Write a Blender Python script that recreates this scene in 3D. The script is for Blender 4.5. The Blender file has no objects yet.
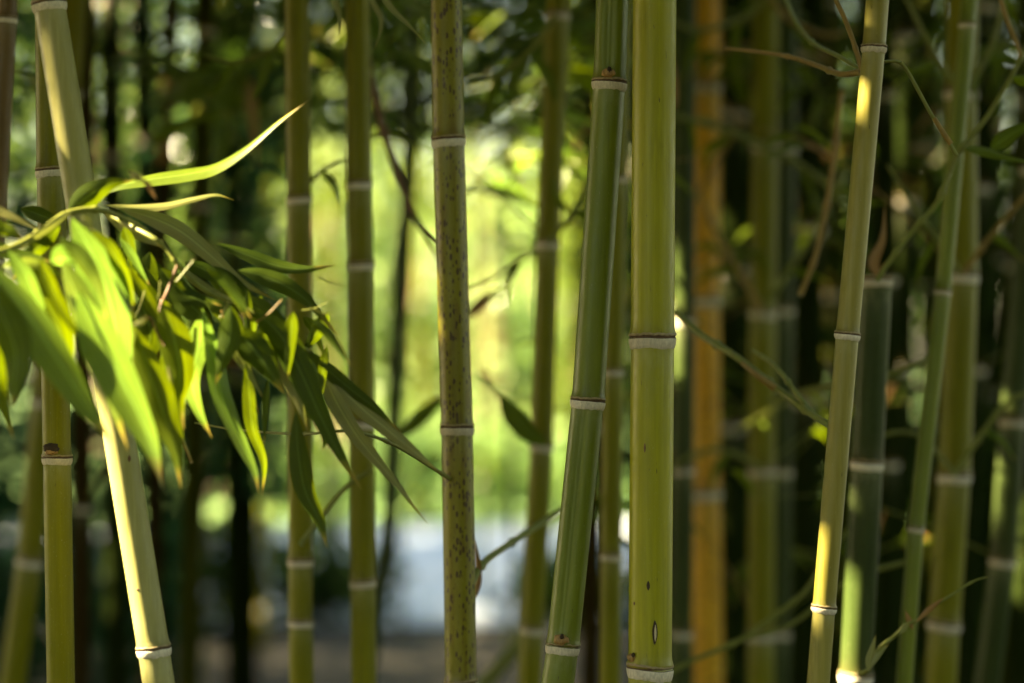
import bpy, math, random
from mathutils import Vector, Matrix, noise
import numpy as np
random.seed(7); rng = np.random.default_rng(7)
R = math.radians
sc = bpy.context.scene
col = sc.collection

# ---------------------------------------------------------------- camera, sky, sun, exposure
CAMZ = 1.4
F = 85 / 36 * 1024
FOCUS = 2.82
cam_d = bpy.data.cameras.new('camera'); cam = bpy.data.objects.new('camera', cam_d); col.objects.link(cam)
cam.location = (0, 0, CAMZ); cam.rotation_euler = (R(90), 0, 0)
cam_d.lens = 85; cam_d.sensor_width = 36; cam_d.clip_start = 0.05; cam_d.clip_end = 3000
cam_d.dof.use_dof = True; cam_d.dof.focus_distance = FOCUS; cam_d.dof.aperture_fstop = 1.9
sc.camera = cam
S = Vector((-0.80, 0.0, 0.60)).normalized()          # towards the sun
EL = math.asin(S.z); AZ = math.atan2(S.x, S.y)
w = bpy.data.worlds.new('World'); sc.world = w; w.use_nodes = True
nt = w.node_tree; bg = nt.nodes['Background']
sky = nt.nodes.new('ShaderNodeTexSky'); sky.sky_type = 'NISHITA'; sky.sun_disc = False
sky.sun_elevation = EL; sky.sun_rotation = AZ
nt.links.new(sky.outputs[0], bg.inputs[0]); bg.inputs[1].default_value = 0.05
sl = bpy.data.lights.new('sun', 'SUN'); sl.energy = 5.0; sl.angle = R(0.5); sl.color = (1, 0.93, 0.78)
sun = bpy.data.objects.new('sun', sl); col.objects.link(sun)
sun.rotation_euler = S.to_track_quat('Z', 'Y').to_euler(); sun.location = (-6, 1, 8)
sc.view_settings.view_transform = 'Standard'; sc.view_settings.look = 'None'
sc.view_settings.exposure = 3.65; sc.view_settings.use_white_balance = True; sc.view_settings.white_balance_temperature = 9500; sc.view_settings.white_balance_tint = 4; sc.view_settings.gamma = 1
sc.render.engine = 'CYCLES'
sc.cycles.use_denoising = True
sc.cycles.max_bounces = 7; sc.cycles.diffuse_bounces = 4; sc.cycles.glossy_bounces = 3; sc.cycles.transmission_bounces = 4
sc.cycles.sample_clamp_indirect = 6; sc.cycles.caustics_reflective = False; sc.cycles.caustics_refractive = False

def at(px, py, Y):
    return Vector(((px - 512) / F * Y, Y, CAMZ - (py - 341.5) / F * Y))
def pxm(Y): return Y / F

# ---------------------------------------------------------------- materials
def mat(name):
    m = bpy.data.materials.new(name); m.use_nodes = True
    return m, m.node_tree, m.node_tree.nodes['Principled BSDF']
def N(nt, t, **k):
    n = nt.nodes.new(t)
    for a, b in k.items(): setattr(n, a, b)
    return n
def mixc(nt, fac, a, b, mode='MIX'):
    n = N(nt, 'ShaderNodeMix', data_type='RGBA', blend_type=mode)
    for s, v in ((0, fac), (6, a), (7, b)):
        if isinstance(v, (int, float)): n.inputs[s].default_value = v
        elif isinstance(v, (tuple, list)): n.inputs[s].default_value = (*v[:3], 1)
        else: nt.links.new(v, n.inputs[s])
    return n.outputs[2]
def noise_tex(nt, vec, scale, detail=3, stretch=None, rough=0.55):
    if stretch:
        mp = N(nt, 'ShaderNodeMapping'); mp.inputs['Scale'].default_value = stretch
        nt.links.new(vec, mp.inputs[0]); vec = mp.outputs[0]
    n = N(nt, 'ShaderNodeTexNoise'); n.inputs['Scale'].default_value = scale; n.inputs['Detail'].default_value = detail
    n.inputs['Roughness'].default_value = rough
    nt.links.new(vec, n.inputs['Vector']); return n.outputs[0]
def ramp(nt, fac, lo, hi, a=0, b=1):
    n = N(nt, 'ShaderNodeMapRange'); n.inputs[1].default_value = lo; n.inputs[2].default_value = hi
    n.inputs[3].default_value = a; n.inputs[4].default_value = b; nt.links.new(fac, n.inputs[0]); return n.outputs[0]
def math_(nt, op, a, b):
    n = N(nt, 'ShaderNodeMath', operation=op)
    for i, v in enumerate((a, b)):
        if isinstance(v, (int, float)): n.inputs[i].default_value = v
        else: nt.links.new(v, n.inputs[i])
    return n.outputs[0]

def N_sep(nt, c):
    n = N(nt, 'ShaderNodeSeparateColor'); nt.links.new(c, n.inputs[0]); return n.outputs[0]
def culm_mat(name, c1, c2, spots=0.0, rough=0.36, streak=0.28, spec=0.38):
    """bamboo skin: fine long fibres, mottled colour, waxy bloom under the joints, scuffs and optional brown spots"""
    m, nt, p = mat(name)
    tc = N(nt, 'ShaderNodeTexCoord').outputs['Object']
    fib = noise_tex(nt, tc, 420, 3, (1, 1, 0.015))
    big = noise_tex(nt, tc, 26, 3, (1, 1, 0.25))
    base = mixc(nt, ramp(nt, big, 0.3, 0.7), c1, c2)
    base = mixc(nt, ramp(nt, fib, 0.35, 0.7, 0, streak), base, tuple(x * 0.72 for x in c1))
    fib2 = noise_tex(nt, tc, 150, 2, (1, 1, 0.03))
    base = mixc(nt, ramp(nt, fib2, 0.5, 0.75, 0, 0.35), base, tuple(min(1, x * 1.35 + 0.015) for x in c2))
    # scuffs and dust flecks
    fl = noise_tex(nt, tc, 900, 2, (1, 1, 0.35))
    base = mixc(nt, ramp(nt, fl, 0.66, 0.76, 0, 0.5), base, (0.42, 0.40, 0.20))
    hz = noise_tex(nt, tc, 16, 5, (1, 1, 0.3), 0.65)
    base = mixc(nt, ramp(nt, hz, 0.5, 0.75, 0, 0.13), base, tuple(x * 0.6 + 0.10 for x in c2[:2]) + (c2[2] * 0.6 + 0.05,))
    sm = noise_tex(nt, tc, 60, 5, (1, 1, 0.12), 0.7)
    base = mixc(nt, ramp(nt, sm, 0.58, 0.72, 0, 0.5), base, tuple(x * 0.55 for x in c1))
    dk = noise_tex(nt, tc, 260, 2, (1, 1, 0.22))
    base = mixc(nt, ramp(nt, dk, 0.72, 0.78, 0, 0.75), base, (0.06, 0.045, 0.012))
    if spots > 0:
        mp = N(nt, 'ShaderNodeMapping'); mp.inputs['Scale'].default_value = (1, 1, 0.42); nt.links.new(tc, mp.inputs[0])
        vo = N(nt, 'ShaderNodeTexVoronoi'); vo.inputs['Scale'].default_value = 250; vo.inputs['Randomness'].default_value = 1.0; nt.links.new(mp.outputs[0], vo.inputs['Vector'])
        sz = math_(nt, 'MULTIPLY', N_sep(nt, vo.outputs['Color']), 0.62); sp = ramp(nt, math_(nt, 'SUBTRACT', vo.outputs['Distance'], sz), -0.14, 0.10, 0.66, 0.28)
        where = noise_tex(nt, tc, 55, 4, (1, 1, 0.35), 0.7)
        s = math_(nt, 'ADD', sp, math_(nt, 'SUBTRACT', math_(nt, 'MULTIPLY', where, 0.9), 0.27))
        rust = noise_tex(nt, tc, 70, 4, (1, 1, 0.22), 0.7); base = mixc(nt, ramp(nt, rust, 0.52, 0.66, 0, 0.55 * spots), base, (0.13, 0.07, 0.012))
        base = mixc(nt, ramp(nt, s, 0.80 - spots * 0.095, 0.85 - spots * 0.095, 0, 0.9), base, (0.05, 0.022, 0.006))
    at_ = N(nt, 'ShaderNodeAttribute', attribute_name='bloom').outputs['Fac']
    wax = noise_tex(nt, tc, 120, 4, (1, 1, 0.5))
    base = mixc(nt, math_(nt, 'MULTIPLY', at_, ramp(nt, wax, 0.3, 0.7, 0.15, 0.75)), base, (0.42, 0.42, 0.26))
    sc_ = N(nt, 'ShaderNodeAttribute', attribute_name='scorch').outputs['Fac']
    base = mixc(nt, math_(nt, 'MULTIPLY', sc_, ramp(nt, wax, 0.25, 0.75, 0.25, 0.85)), base, (0.10, 0.06, 0.02))
    nt.links.new(base, p.inputs['Base Color'])
    nt.links.new(ramp(nt, wax, 0.2, 0.8, rough - 0.06, rough + 0.14), p.inputs['Roughness'])
    p.inputs['Specular IOR Level'].default_value = spec
    bp = N(nt, 'ShaderNodeBump'); bp.inputs['Strength'].default_value = 0.12; bp.inputs['Distance'].default_value = 0.0006
    nt.links.new(fib, bp.inputs['Height']); nt.links.new(bp.outputs[0], p.inputs['Normal'])
    return m

CM = {
 'main':   culm_mat('yellow_green_skin', (0.285, 0.28, 0.007), (0.37, 0.355, 0.011)),
 'green':  culm_mat('fresh_green_skin', (0.115, 0.160, 0.007), (0.16, 0.20, 0.010)),
 'spot':   culm_mat('spotted_skin', (0.185, 0.170, 0.006), (0.23, 0.205, 0.009), spots=0.95),
 'tan':    culm_mat('straw_skin', (0.23, 0.195, 0.028), (0.31, 0.27, 0.06)),
 'pale':   culm_mat('pale_skin', (0.28, 0.27, 0.08), (0.38, 0.36, 0.14)),
 'olive':  culm_mat('olive_skin', (0.155, 0.155, 0.004), (0.205, 0.195, 0.006), spec=0.2),
 'gold':   culm_mat('orange_skin', (0.70, 0.32, 0.012), (0.82, 0.44, 0.03), spots=.2),
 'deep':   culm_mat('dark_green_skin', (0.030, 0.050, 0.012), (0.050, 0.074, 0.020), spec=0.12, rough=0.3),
 'brown':  culm_mat('brown_skin', (0.12, 0.065, 0.014), (0.17, 0.10, 0.022)),
}
for _k, _c in (('dim_deep', (0.012, 0.020, 0.004)), ('dim_olive', (0.036, 0.040, 0.005)), ('dim_brown', (0.032, 0.020, 0.005))):  # darker copies of three skins, deep thicket shade put into their colour
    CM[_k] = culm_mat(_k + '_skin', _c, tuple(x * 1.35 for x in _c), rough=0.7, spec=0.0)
def plain(name, c, rough=0.7, var=0.3, scale=120, stretch=(1, 1, 0.3), c2=None):
    m, nt, p = mat(name)
    tc = N(nt, 'ShaderNodeTexCoord').outputs['Object']
    n = noise_tex(nt, tc, scale, 4, stretch)
    nt.links.new(mixc(nt, ramp(nt, n, 0.3, 0.7), tuple(x * (1 - var) for x in c), c2 or c), p.inputs['Base Color'])
    p.inputs['Roughness'].default_value = rough
    bp = N(nt, 'ShaderNodeBump'); bp.inputs['Strength'].default_value = 0.3; bp.inputs['Distance'].default_value = 0.0005
    nt.links.new(n, bp.inputs['Height']); nt.links.new(bp.outputs[0], p.inputs['Normal'])
    return m
M_RING = plain('waxy_band', (0.88, 0.80, 0.64), 0.8, 0.35, 420, (1, 1, 0.5))
_nt = M_RING.node_tree; _p = _nt.nodes['Principled BSDF']; _l = _p.inputs['Base Color'].links[0].from_socket
_nt.links.new(mixc(_nt, ramp(_nt, N(_nt, 'ShaderNodeObjectInfo').outputs['Random'], 0, 1, 0, 0.4), _l, (0.36, 0.27, 0.16)), _p.inputs['Base Color'])
M_SCAR = plain('scar_line', (0.12, 0.065, 0.03), 0.8, 0.5, 300)
M_LIP = plain('joint_lip', (0.36, 0.27, 0.14), 0.6, 0.4, 260, (1, 1, 1))
M_BUD = plain('bud_scale', (0.50, 0.28, 0.10), 0.6, 0.5, 400)
M_DARK = plain('bruise', (0.05, 0.028, 0.010), 0.8, 0.5, 300)
M_HUSK = plain('dry_husk', (0.52, 0.30, 0.12), 0.65, 0.35, 300, (1, 1, 0.2), c2=(0.62, 0.42, 0.2))
M_HUSKP = plain('pale_husk', (0.70, 0.58, 0.36), 0.6, 0.25, 300)
M_STEM = plain('twig_green', (0.20, 0.22, 0.04), 0.45, 0.3, 200)
M_STEMO = plain('twig_orange', (0.32, 0.20, 0.045), 0.5, 0.35, 200)
M_STEMB = plain('twig_brown', (0.16, 0.075, 0.03), 0.6, 0.35, 200)

def leaf_mat(name, c, t, rough=0.38, trans=0.5, tip=True, spec=0.45):
    m, nt, p = mat(name)
    uv = N(nt, 'ShaderNodeUVMap', uv_map='uv').outputs[0]
    sep = N(nt, 'ShaderNodeSeparateXYZ'); nt.links.new(uv, sep.inputs[0]); u, v = sep.outputs[0], sep.outputs[1]
    rnd = N(nt, 'ShaderNodeObjectInfo').outputs['Random']
    tc = N(nt, 'ShaderNodeTexCoord').outputs['Object']
    blot = noise_tex(nt, tc, 45, 3)
    vein = noise_tex(nt, uv, 1, 2, (30, 0.8, 1))
    def tone(cc):
        b = mixc(nt, ramp(nt, blot, 0.3, 0.7, 0, 0.7), cc, tuple(min(1, x * f) for x, f in zip(cc, (1.45, 1.25, 1.1))))
        b = mixc(nt, ramp(nt, vein, 0.42, 0.6, 0, 0.75), b, tuple(x * 0.5 for x in cc))
        b = mixc(nt, ramp(nt, rnd, 0, 1, 0, 0.35), b, (cc[0] * 1.5, cc[1] * 1.15, cc[2]))
        mid = math_(nt, 'ABSOLUTE', math_(nt, 'SUBTRACT', u, 0.5), 0)
        b = mixc(nt, ramp(nt, mid, 0.015, 0.05, 0.6, 0), b, tuple(min(1, x * 1.9 + 0.03) for x in cc))
        if tip:
            b = mixc(nt, ramp(nt, math_(nt, 'ADD', v, math_(nt, 'MULTIPLY', blot, 0.09)), 0.945, 0.965), b, (0.20, 0.12, 0.05))
            b = mixc(nt, ramp(nt, math_(nt, 'ADD', v, math_(nt, 'MULTIPLY', blot, 0.14)), 0.90, 0.97, 0, .7), b, (0.42, 0.34, 0.06))
        return b
    nt.links.new(tone(c), p.inputs['Base Color']); p.inputs['Roughness'].default_value = rough
    p.inputs['Specular IOR Level'].default_value = spec
    tr = N(nt, 'ShaderNodeBsdfTranslucent'); nt.links.new(tone(t), tr.inputs[0])
    bp = N(nt, 'ShaderNodeBump'); bp.inputs['Strength'].default_value = 0.25; bp.inputs['Distance'].default_value = 0.0005
    nt.links.new(vein, bp.inputs['Height']); nt.links.new(bp.outputs[0], p.inputs['Normal'])
    mx = N(nt, 'ShaderNodeMixShader'); mx.inputs[0].default_value = trans
    nt.links.new(p.outputs[0], mx.inputs[1]); nt.links.new(tr.outputs[0], mx.inputs[2])
    nt.links.new(mx.outputs[0], nt.nodes['Material Output'].inputs[0])
    return m
ML = {
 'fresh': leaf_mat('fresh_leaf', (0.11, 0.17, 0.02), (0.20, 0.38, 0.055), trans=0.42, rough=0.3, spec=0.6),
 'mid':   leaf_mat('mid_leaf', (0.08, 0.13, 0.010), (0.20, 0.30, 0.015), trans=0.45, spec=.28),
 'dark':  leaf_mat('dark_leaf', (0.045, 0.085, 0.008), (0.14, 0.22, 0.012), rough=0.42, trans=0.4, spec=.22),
 'grey':  leaf_mat('pale_leaf', (0.24, 0.27, 0.10), (0.22, 0.27, 0.05), rough=0.34, trans=0.3),
 'dry':   leaf_mat('dry_leaf', (0.32, 0.19, 0.07), (0.26, 0.15, 0.05), trans=0.3, tip=False),
}
def scatter_leaf_mat(name, c1, c2, t, rough=0.4, trans=0.45, spec=0.4):
    m, nt, p = mat(name)
    p.inputs['Specular IOR Level'].default_value = spec
    rnd = N(nt, 'ShaderNodeNewGeometry').outputs['Random Per Island']
    nt.links.new(mixc(nt, rnd, c1, c2), p.inputs['Base Color']); p.inputs['Roughness'].default_value = rough
    tr = N(nt, 'ShaderNodeBsdfTranslucent'); nt.links.new(mixc(nt, rnd, tuple(x * 0.6 for x in t), t), tr.inputs[0])
    mx = N(nt, 'ShaderNodeMixShader'); mx.inputs[0].default_value = trans
    nt.links.new(p.outputs[0], mx.inputs[1]); nt.links.new(tr.outputs[0], mx.inputs[2])
    nt.links.new(mx.outputs[0], nt.nodes['Material Output'].inputs[0])
    return m
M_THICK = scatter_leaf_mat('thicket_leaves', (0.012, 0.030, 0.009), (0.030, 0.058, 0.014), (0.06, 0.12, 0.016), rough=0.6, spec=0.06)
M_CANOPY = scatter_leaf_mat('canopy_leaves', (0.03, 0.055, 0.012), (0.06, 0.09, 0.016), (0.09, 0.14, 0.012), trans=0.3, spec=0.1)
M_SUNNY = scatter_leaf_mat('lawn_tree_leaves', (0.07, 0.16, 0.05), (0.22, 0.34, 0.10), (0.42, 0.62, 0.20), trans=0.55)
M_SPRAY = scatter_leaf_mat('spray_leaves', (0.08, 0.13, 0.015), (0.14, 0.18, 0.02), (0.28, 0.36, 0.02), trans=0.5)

# ---------------------------------------------------------------- object helpers
def tag(o, label=None, cat=None, group=None, kind=None):
    for k, v in (('label', label), ('category', cat), ('group', group), ('kind', kind)):
        if v: o[k] = v
    return o
def empty(name, loc, label, cat, group=None):
    o = bpy.data.objects.new(name, None); col.objects.link(o); o.location = loc; o.empty_display_size = 0.05
    return tag(o, label, cat, group)
def build(name, V, Fc, mats, parent=None, smooth=True, mi=None, uvs=None, attrs=None, origin=None):
    me = bpy.data.meshes.new(name)
    org = Vector(origin) if origin is not None else Vector((0, 0, 0))
    me.from_pydata([tuple(Vector(v) - org) for v in V], [], Fc)
    for m in (mats if isinstance(mats, (list, tuple)) else [mats]): me.materials.append(m)
    if mi: me.polygons.foreach_set('material_index', mi)
    if smooth: me.polygons.foreach_set('use_smooth', [True] * len(me.polygons))
    if uvs:
        l = me.uv_layers.new(name='uv')
        for lp in me.loops: l.data[lp.index].uv = uvs[lp.vertex_index]
    for k, vals in (attrs or {}).items():
        a = me.attributes.new(k, 'FLOAT', 'POINT'); a.data.foreach_set('value', vals)
    me.update()
    o = bpy.data.objects.new(name, me); col.objects.link(o)
    if parent: o.parent = parent
    return o

def catmull(P, n):
    P = [Vector(p) for p in P]
    if len(P) == 2: return [P[0].lerp(P[1], i / n) for i in range(n + 1)]
    Q = [P[0] * 2 - P[1]] + P + [P[-1] * 2 - P[-2]]
    out = []; segs = len(P) - 1
    for k in range(n + 1):
        s = min(k / n * segs, segs - 1e-6); i = int(s); t = s - i
        a, b, c, d = Q[i], Q[i + 1], Q[i + 2], Q[i + 3]
        out.append(0.5 * ((2 * b) + (c - a) * t + (2 * a - 5 * b + 4 * c - d) * t * t + (3 * b - a - 3 * c + d) * t ** 3))
    return out

# ---------------------------------------------------------------- bamboo culms
NODES = {}
def culm(label, nodes, Y, wpx, m, top=3.6, group=None, seg=40, ends=None, Ytilt=0.0, buds=(), grooves=(), inter=None, no_rings=False, flare=1.0, bend=0.0, stop_at_top=False, jit=0.0):
    """nodes: joints (x, y) of the picture from top to bottom; ends: extra plain points (first, last) that only steer the axis.
    Returns the root empty. Everything is placed at distance Y, with its real thickness."""
    r0 = wpx * pxm(Y) / 2
    P = [at(x, y, Y + Ytilt * (341 - y) / 341) for x, y in nodes]
    isn = [True] * len(P)
    if ends:
        if ends[0]: P.insert(0, at(*ends[0], Y + Ytilt * (341 - ends[0][1]) / 341)); isn.insert(0, False)
        if ends[1]: P.append(at(*ends[1], Y + Ytilt * (341 - ends[1][1]) / 341)); isn.append(False)
    # grow on upward and downward beyond the picture
    L = inter or max(0.22, min(0.42, r0 * 14))
    lastn = [i for i, f in enumerate(isn) if f]
    if not stop_at_top:
        fn = lastn[0] if lastn else 0
        d = (P[0] - P[1]).normalized(); gap = L - (P[0] - P[fn]).length
        p = P[0]; first = True
        ins = []
        while p.z < top:
            step = max(0.05, gap) if first else L; first = False
            d = (d + Vector((0, 0, 0.05))).normalized()
            p = p + d * step; ins.append(p)
        P = ins[::-1] + P; isn = [True] * len(ins) + isn
    d = (P[-1] - P[-2]).normalized(); ln = max([i for i, f in enumerate(isn) if f] or [0]); gap = L - (P[-1] - P[ln]).length; p = P[-1]; first = True
    while p.z > 0.0:
        step = max(0.05, gap) if first else L; first = False
        d = (d + Vector((0, 0, -0.12))).normalized(); q = p + d * step
        if q.z < -0.02: q = p + d * ((p.z + 0.02) / max(0.05, -d.z)); P.append(q); isn.append(False); break
        P.append(q); isn.append(True); p = q
    base = P[-1].copy(); base.z = 0
    root = empty('bamboo_culm', base, label, 'bamboo', group)
    dia = 2 * r0
    rows = []  # (centre, radius, bloom, scorch, internode index)
    prof = [(0.9, 1.0), (0.5, 1.0), (0.28, 1.004), (0.16, 1.03), (0.08, 1.075), (0.045, 1.085), (0.015, 1.03), (0.0, 1.015), (-0.02, 1.045), (-0.06, 1.05), (-0.19, 1.025), (-0.30, 0.985), (-0.5, 0.985), (-0.9, 1.0), (-2.0, 1.0)]
    n = len(P)
    # arc length parametrisation from top downwards
    cum = [0]
    for a, b in zip(P, P[1:]): cum.append(cum[-1] + (a - b).length)
    stations = []
    for i in range(n):
        if isn[i]:
            for s, f in prof:
                stations.append((cum[i] - s * dia, f, s, i))
        else: stations.append((cum[i], 1.0, 9, i))
    for i in range(n - 1):
        for k in range(1, 8): stations.append((cum[i] + (cum[i + 1] - cum[i]) * k / 8, 1.0, 9, i))
    stations = sorted(t for t in stations if -1e-6 <= t[0] <= cum[-1] + 1e-6)
    clean = []
    for t in stations:
        if clean and t[0] - clean[-1][0] < dia * 0.012: continue
        if t[2] == 9 and any(isn[i] and abs(t[0] - cum[i]) < dia * 1.0 for i in range(n)): continue
        clean.append(t)
    def pos(s):
        for i in range(n - 1):
            if s <= cum[i + 1] or i == n - 2:
                t = (s - cum[i]) / max(1e-9, cum[i + 1] - cum[i]); return P[i].lerp(P[i + 1], max(0, min(1, t))), i, t
    V, Fc, bl, so = [], [], [], []
    total = cum[-1]; ph = random.random() * 6
    def ring_pts(c, tan, r, theta_groove=None, depth=0, rr=None):
        ax = Vector((1, 0, 0)); ax = (ax - tan * ax.dot(tan)).normalized(); ay = tan.cross(ax)
        out = []
        for k in range(seg):
            a = 2 * math.pi * k / seg
            f = 1.0
            if theta_groove is not None:
                dlt = (a - theta_groove + math.pi) % (2 * math.pi) - math.pi
                f -= depth * (math.exp(-(dlt / 0.30) ** 2) - 0.45 * math.exp(-((dlt) / 0.10) ** 2))
            out.append(c + (ax * math.cos(a) + ay * math.sin(a)) * r * f)
        return out
    nd_idx = [i for i in range(n) if isn[i]]
    rr_at = []
    for (s, f, sn, i0) in clean:
        c, i, t = pos(s); tan = (P[i] - P[i + 1]).normalized()
        # blend the axis direction at joints
        taper = 1.0 - 0.10 * (0.5 - s / total)
        if jit: c = c + Vector((noise.noise(Vector((ph, s * 1.5, 0))), 0, 0)) * jit * math.sin(max(0, min(1, t)) * math.pi)
        r = r0 * f
        # groove above the bud: only in named internodes (index of picture joint at its foot)
        g = None; dpt = 0
        for (fxy, th, dp) in grooves:
            fp = at(*fxy, Y); k = min(range(n), key=lambda q: (P[q] - fp).length)
            if k > 0 and cum[k - 1] < s < cum[k]:
                tt = (cum[k] - s); fade = min(1, max(0, (tt - dia * 0.08) / (dia * 0.5))) * min(1, (s - cum[k - 1]) / (dia * 0.4)) ; g = th; dpt = dp * max(0, fade)
        rp = ring_pts(c, tan, r, g, dpt); V += rp
        # bloom: below each joint; scorch: a darker brown tone just above
        b = x = 0.0
        for k in nd_idx:
            dd = (s - cum[k]) / dia
            if 0 < dd < 2.2: b = max(b, math.exp(-dd / 0.45))
            if -1.2 < dd < 0: x = max(x, math.exp(dd / 0.25))
        bl += [b] * seg; so += [x] * seg
    m_ = len(clean)
    for j in range(m_ - 1):
        for k in range(seg):
            a, b2 = j * seg + k, j * seg + (k + 1) % seg
            Fc.append((a, a + seg, b2 + seg, b2))
    Fc.append(tuple(range(seg))); Fc.append(tuple(reversed(range((m_ - 1) * seg, m_ * seg))))
    build('stalk', V, Fc, CM[m], root, attrs={'bloom': bl, 'scorch': so}, origin=base)
    # joints: lip, scar line and waxy band, one mesh per joint
    for k in nd_idx:
        if P[k].z < 0.05 or no_rings: continue
        if k == 0 and not stop_at_top: continue
        rv, rf, rmi = [], [], []
        fl = flare * random.uniform(0.995, 1.03)
        rprof = [(0.115, 0.99, 0), (0.09, 1.06, 0), (0.06, 1.09, 0), (0.032, 1.085, 0), (0.014, 1.03, 1), (-0.016, 1.03, 1), (-0.034, 1.075, 2), (-0.08, 1.08, 2), (-0.18, 1.055, 2), (-0.255, 1.02, 2), (-0.285, 0.965, 2)]
        rprof = [(a, b + (fl - 1) * (1 if -0.2 < a < 0.1 else 0), c) for a, b, c in rprof]
        t1 = (P[max(0, k - 1)] - P[k]).normalized() if k > 0 else (P[0] - P[1]).normalized(); t2 = (P[k] - P[min(n - 1, k + 1)]).normalized() if k < n - 1 else t1
        jx = random.random() * 9; slope = random.uniform(-0.035, 0.035)
        for (s, f, mm) in rprof:
            tan = t1 if s > 0 else t2
            ax = Vector((1, 0, 0)); ax = (ax - tan * ax.dot(tan)).normalized(); ay = tan.cross(ax)
            for q in range(seg):
                a = 2 * math.pi * q / seg
                wv = 0.018 * noise.noise(Vector((math.cos(a) * 1.8, math.sin(a) * 1.8, jx)))
                if s < -0.1: wv += 0.022 * noise.noise(Vector((math.cos(a) * 4, math.sin(a) * 4, jx + 5)))
                if s > 0.03: wv += 0.025 * noise.noise(Vector((math.cos(a) * 5, math.sin(a) * 5, jx + 8)))
                wv += slope * math.cos(a)
                fr = f + 0.012 * noise.noise(Vector((math.cos(a) * 3, math.sin(a) * 3, jx + s * 30)))
                rv.append(P[k] + tan * (s + wv) * dia + (ax * math.cos(a) + ay * math.sin(a)) * r0 * fr)
        for j in range(len(rprof) - 1):
            for q in range(seg):
                a, b2 = j * seg + q, j * seg + (q + 1) % seg
                rf.append((a, a + seg, b2 + seg, b2)); rmi.append(max(rprof[j][2], rprof[j + 1][2]) if not (rprof[j][2] == 1 or rprof[j + 1][2] == 1) else 1)
        build('joint_ring', rv, rf, [M_LIP, M_SCAR, M_RING], root, mi=rmi, origin=base)
    for (bx, by, bs) in buds:
        bud(root, base, bx, by, Y, r0, nodes, bs)
    NODES[root.name] = [P[k].copy() for k in nd_idx if 0.85 < P[k].z < 2.2 + 0.1 * Y]
    root['_r'] = r0
    return root, base

def blob(c, sx, sy, sz, nu=14, nv=8, nz=0.15, seed=0, rot=0):
    V, Fc = [], []
    for j in range(nv + 1):
        ph = math.pi * j / nv
        for i in range(nu):
            th = 2 * math.pi * i / nu
            d = Vector((math.sin(ph) * math.cos(th), math.sin(ph) * math.sin(th), math.cos(ph)))
            f = 1 + nz * noise.noise(d * 2 + Vector((seed, 0, 0)))
            x, y, z = d.x * sx * f, d.y * sy * f, d.z * sz * f
            V.append(c + Vector((x * math.cos(rot) + z * math.sin(rot), y, -x * math.sin(rot) + z * math.cos(rot))))
    for j in range(nv):
        for i in range(nu):
            a, b = j * nu + i, j * nu + (i + 1) % nu
            Fc.append((a, a + nu, b + nu, b))
    return V, Fc
def bud(root, base, bx, by, Y, r0, nodes, size):
    """a bud scale sitting on the skin at the joint: tan and closed, or (negative size) a dark torn stub"""
    cx = min(nodes, key=lambda q: abs(q[1] - by))[0]
    off = (bx - cx) * pxm(Y); off = max(-r0 * .95, min(r0 * .95, off))
    c = at(bx, by, Y); c.y -= math.sqrt(max(0, r0 * r0 - off * off)) * 1.06
    s = abs(size) * pxm(Y)
    V, Fc = blob(c, s * 1.15, s * .6, s * 0.8, seed=bx, nz=0.5)
    b = build('bud', V, Fc, M_BUD if size > 0 else M_DARK, root, origin=base)
    V, Fc = blob(c + Vector((s * .1, -s * .35, s * (.55 if size > 0 else -.5))), s * (.35 if size > 0 else .9), s * .4, s * (.45 if size > 0 else .35), seed=bx + 3, nz=0.7)
    build('bud_tip', V, Fc, M_DARK if size > 0 else M_BUD, b, origin=base)

# ---------------------------------------------------------------- twigs, leaves
def tube_mesh(P, rads, seg=10):
    V, Fc = [], []
    n = len(P)
    for i, p in enumerate(P):
        t = (P[min(n - 1, i + 1)] - P[max(0, i - 1)]).normalized()
        a = Vector((0, 1, 0)); a = (a - t * a.dot(t))
        a = a.normalized() if a.length > 1e-3 else Vector((1, 0, 0)); b = t.cross(a)
        for k in range(seg):
            th = 2 * math.pi * k / seg; V.append(p + (a * math.cos(th) + b * math.sin(th)) * rads[i])
    for i in range(n - 1):
        for k in range(seg):
            q, q2 = i * seg + k, i * seg + (k + 1) % seg; Fc.append((q, q + seg, q2 + seg, q2))
    Fc.append(tuple(reversed(range(seg)))); Fc.append(tuple(range((n - 1) * seg, n * seg)))
    return V, Fc
def P3(pts, Y):
    """(x, y[, Y]) of the picture to points in the place"""
    return [at(p[0], p[1], p[2] if len(p) > 2 else Y) for p in pts]
def twig(name, pts, Y, w0, w1, m, parent=None, origin=(0, 0, 0), knots=(), label=None):
    P = catmull(P3(pts, Y), 12 * (len(pts) - 1)); n = len(P)
    yy = Y
    rads = []
    for i in range(n):
        t = i / (n - 1); r = (w0 * (1 - t) + w1 * t) * pxm(yy) / 2
        for k in knots: r *= 1 + 0.55 * math.exp(-((t - k) / 0.012) ** 2) 
        rads.append(r)
    V, Fc = tube_mesh(P, rads)
    o = build(name, V, Fc, m, parent, origin=origin)
    if label: o['label'] = label
    return o
def lance(t, base=0.3):
    # bamboo leaf outline: rounded base, widest a third along, long fine tip
    return (math.sin(min(1, t / base) * math.pi / 2) ** 0.8 if t < base else 1.0) * (1 - max(0, (t - base) / (1 - base)) ** 1.45) ** 1.15
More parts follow.
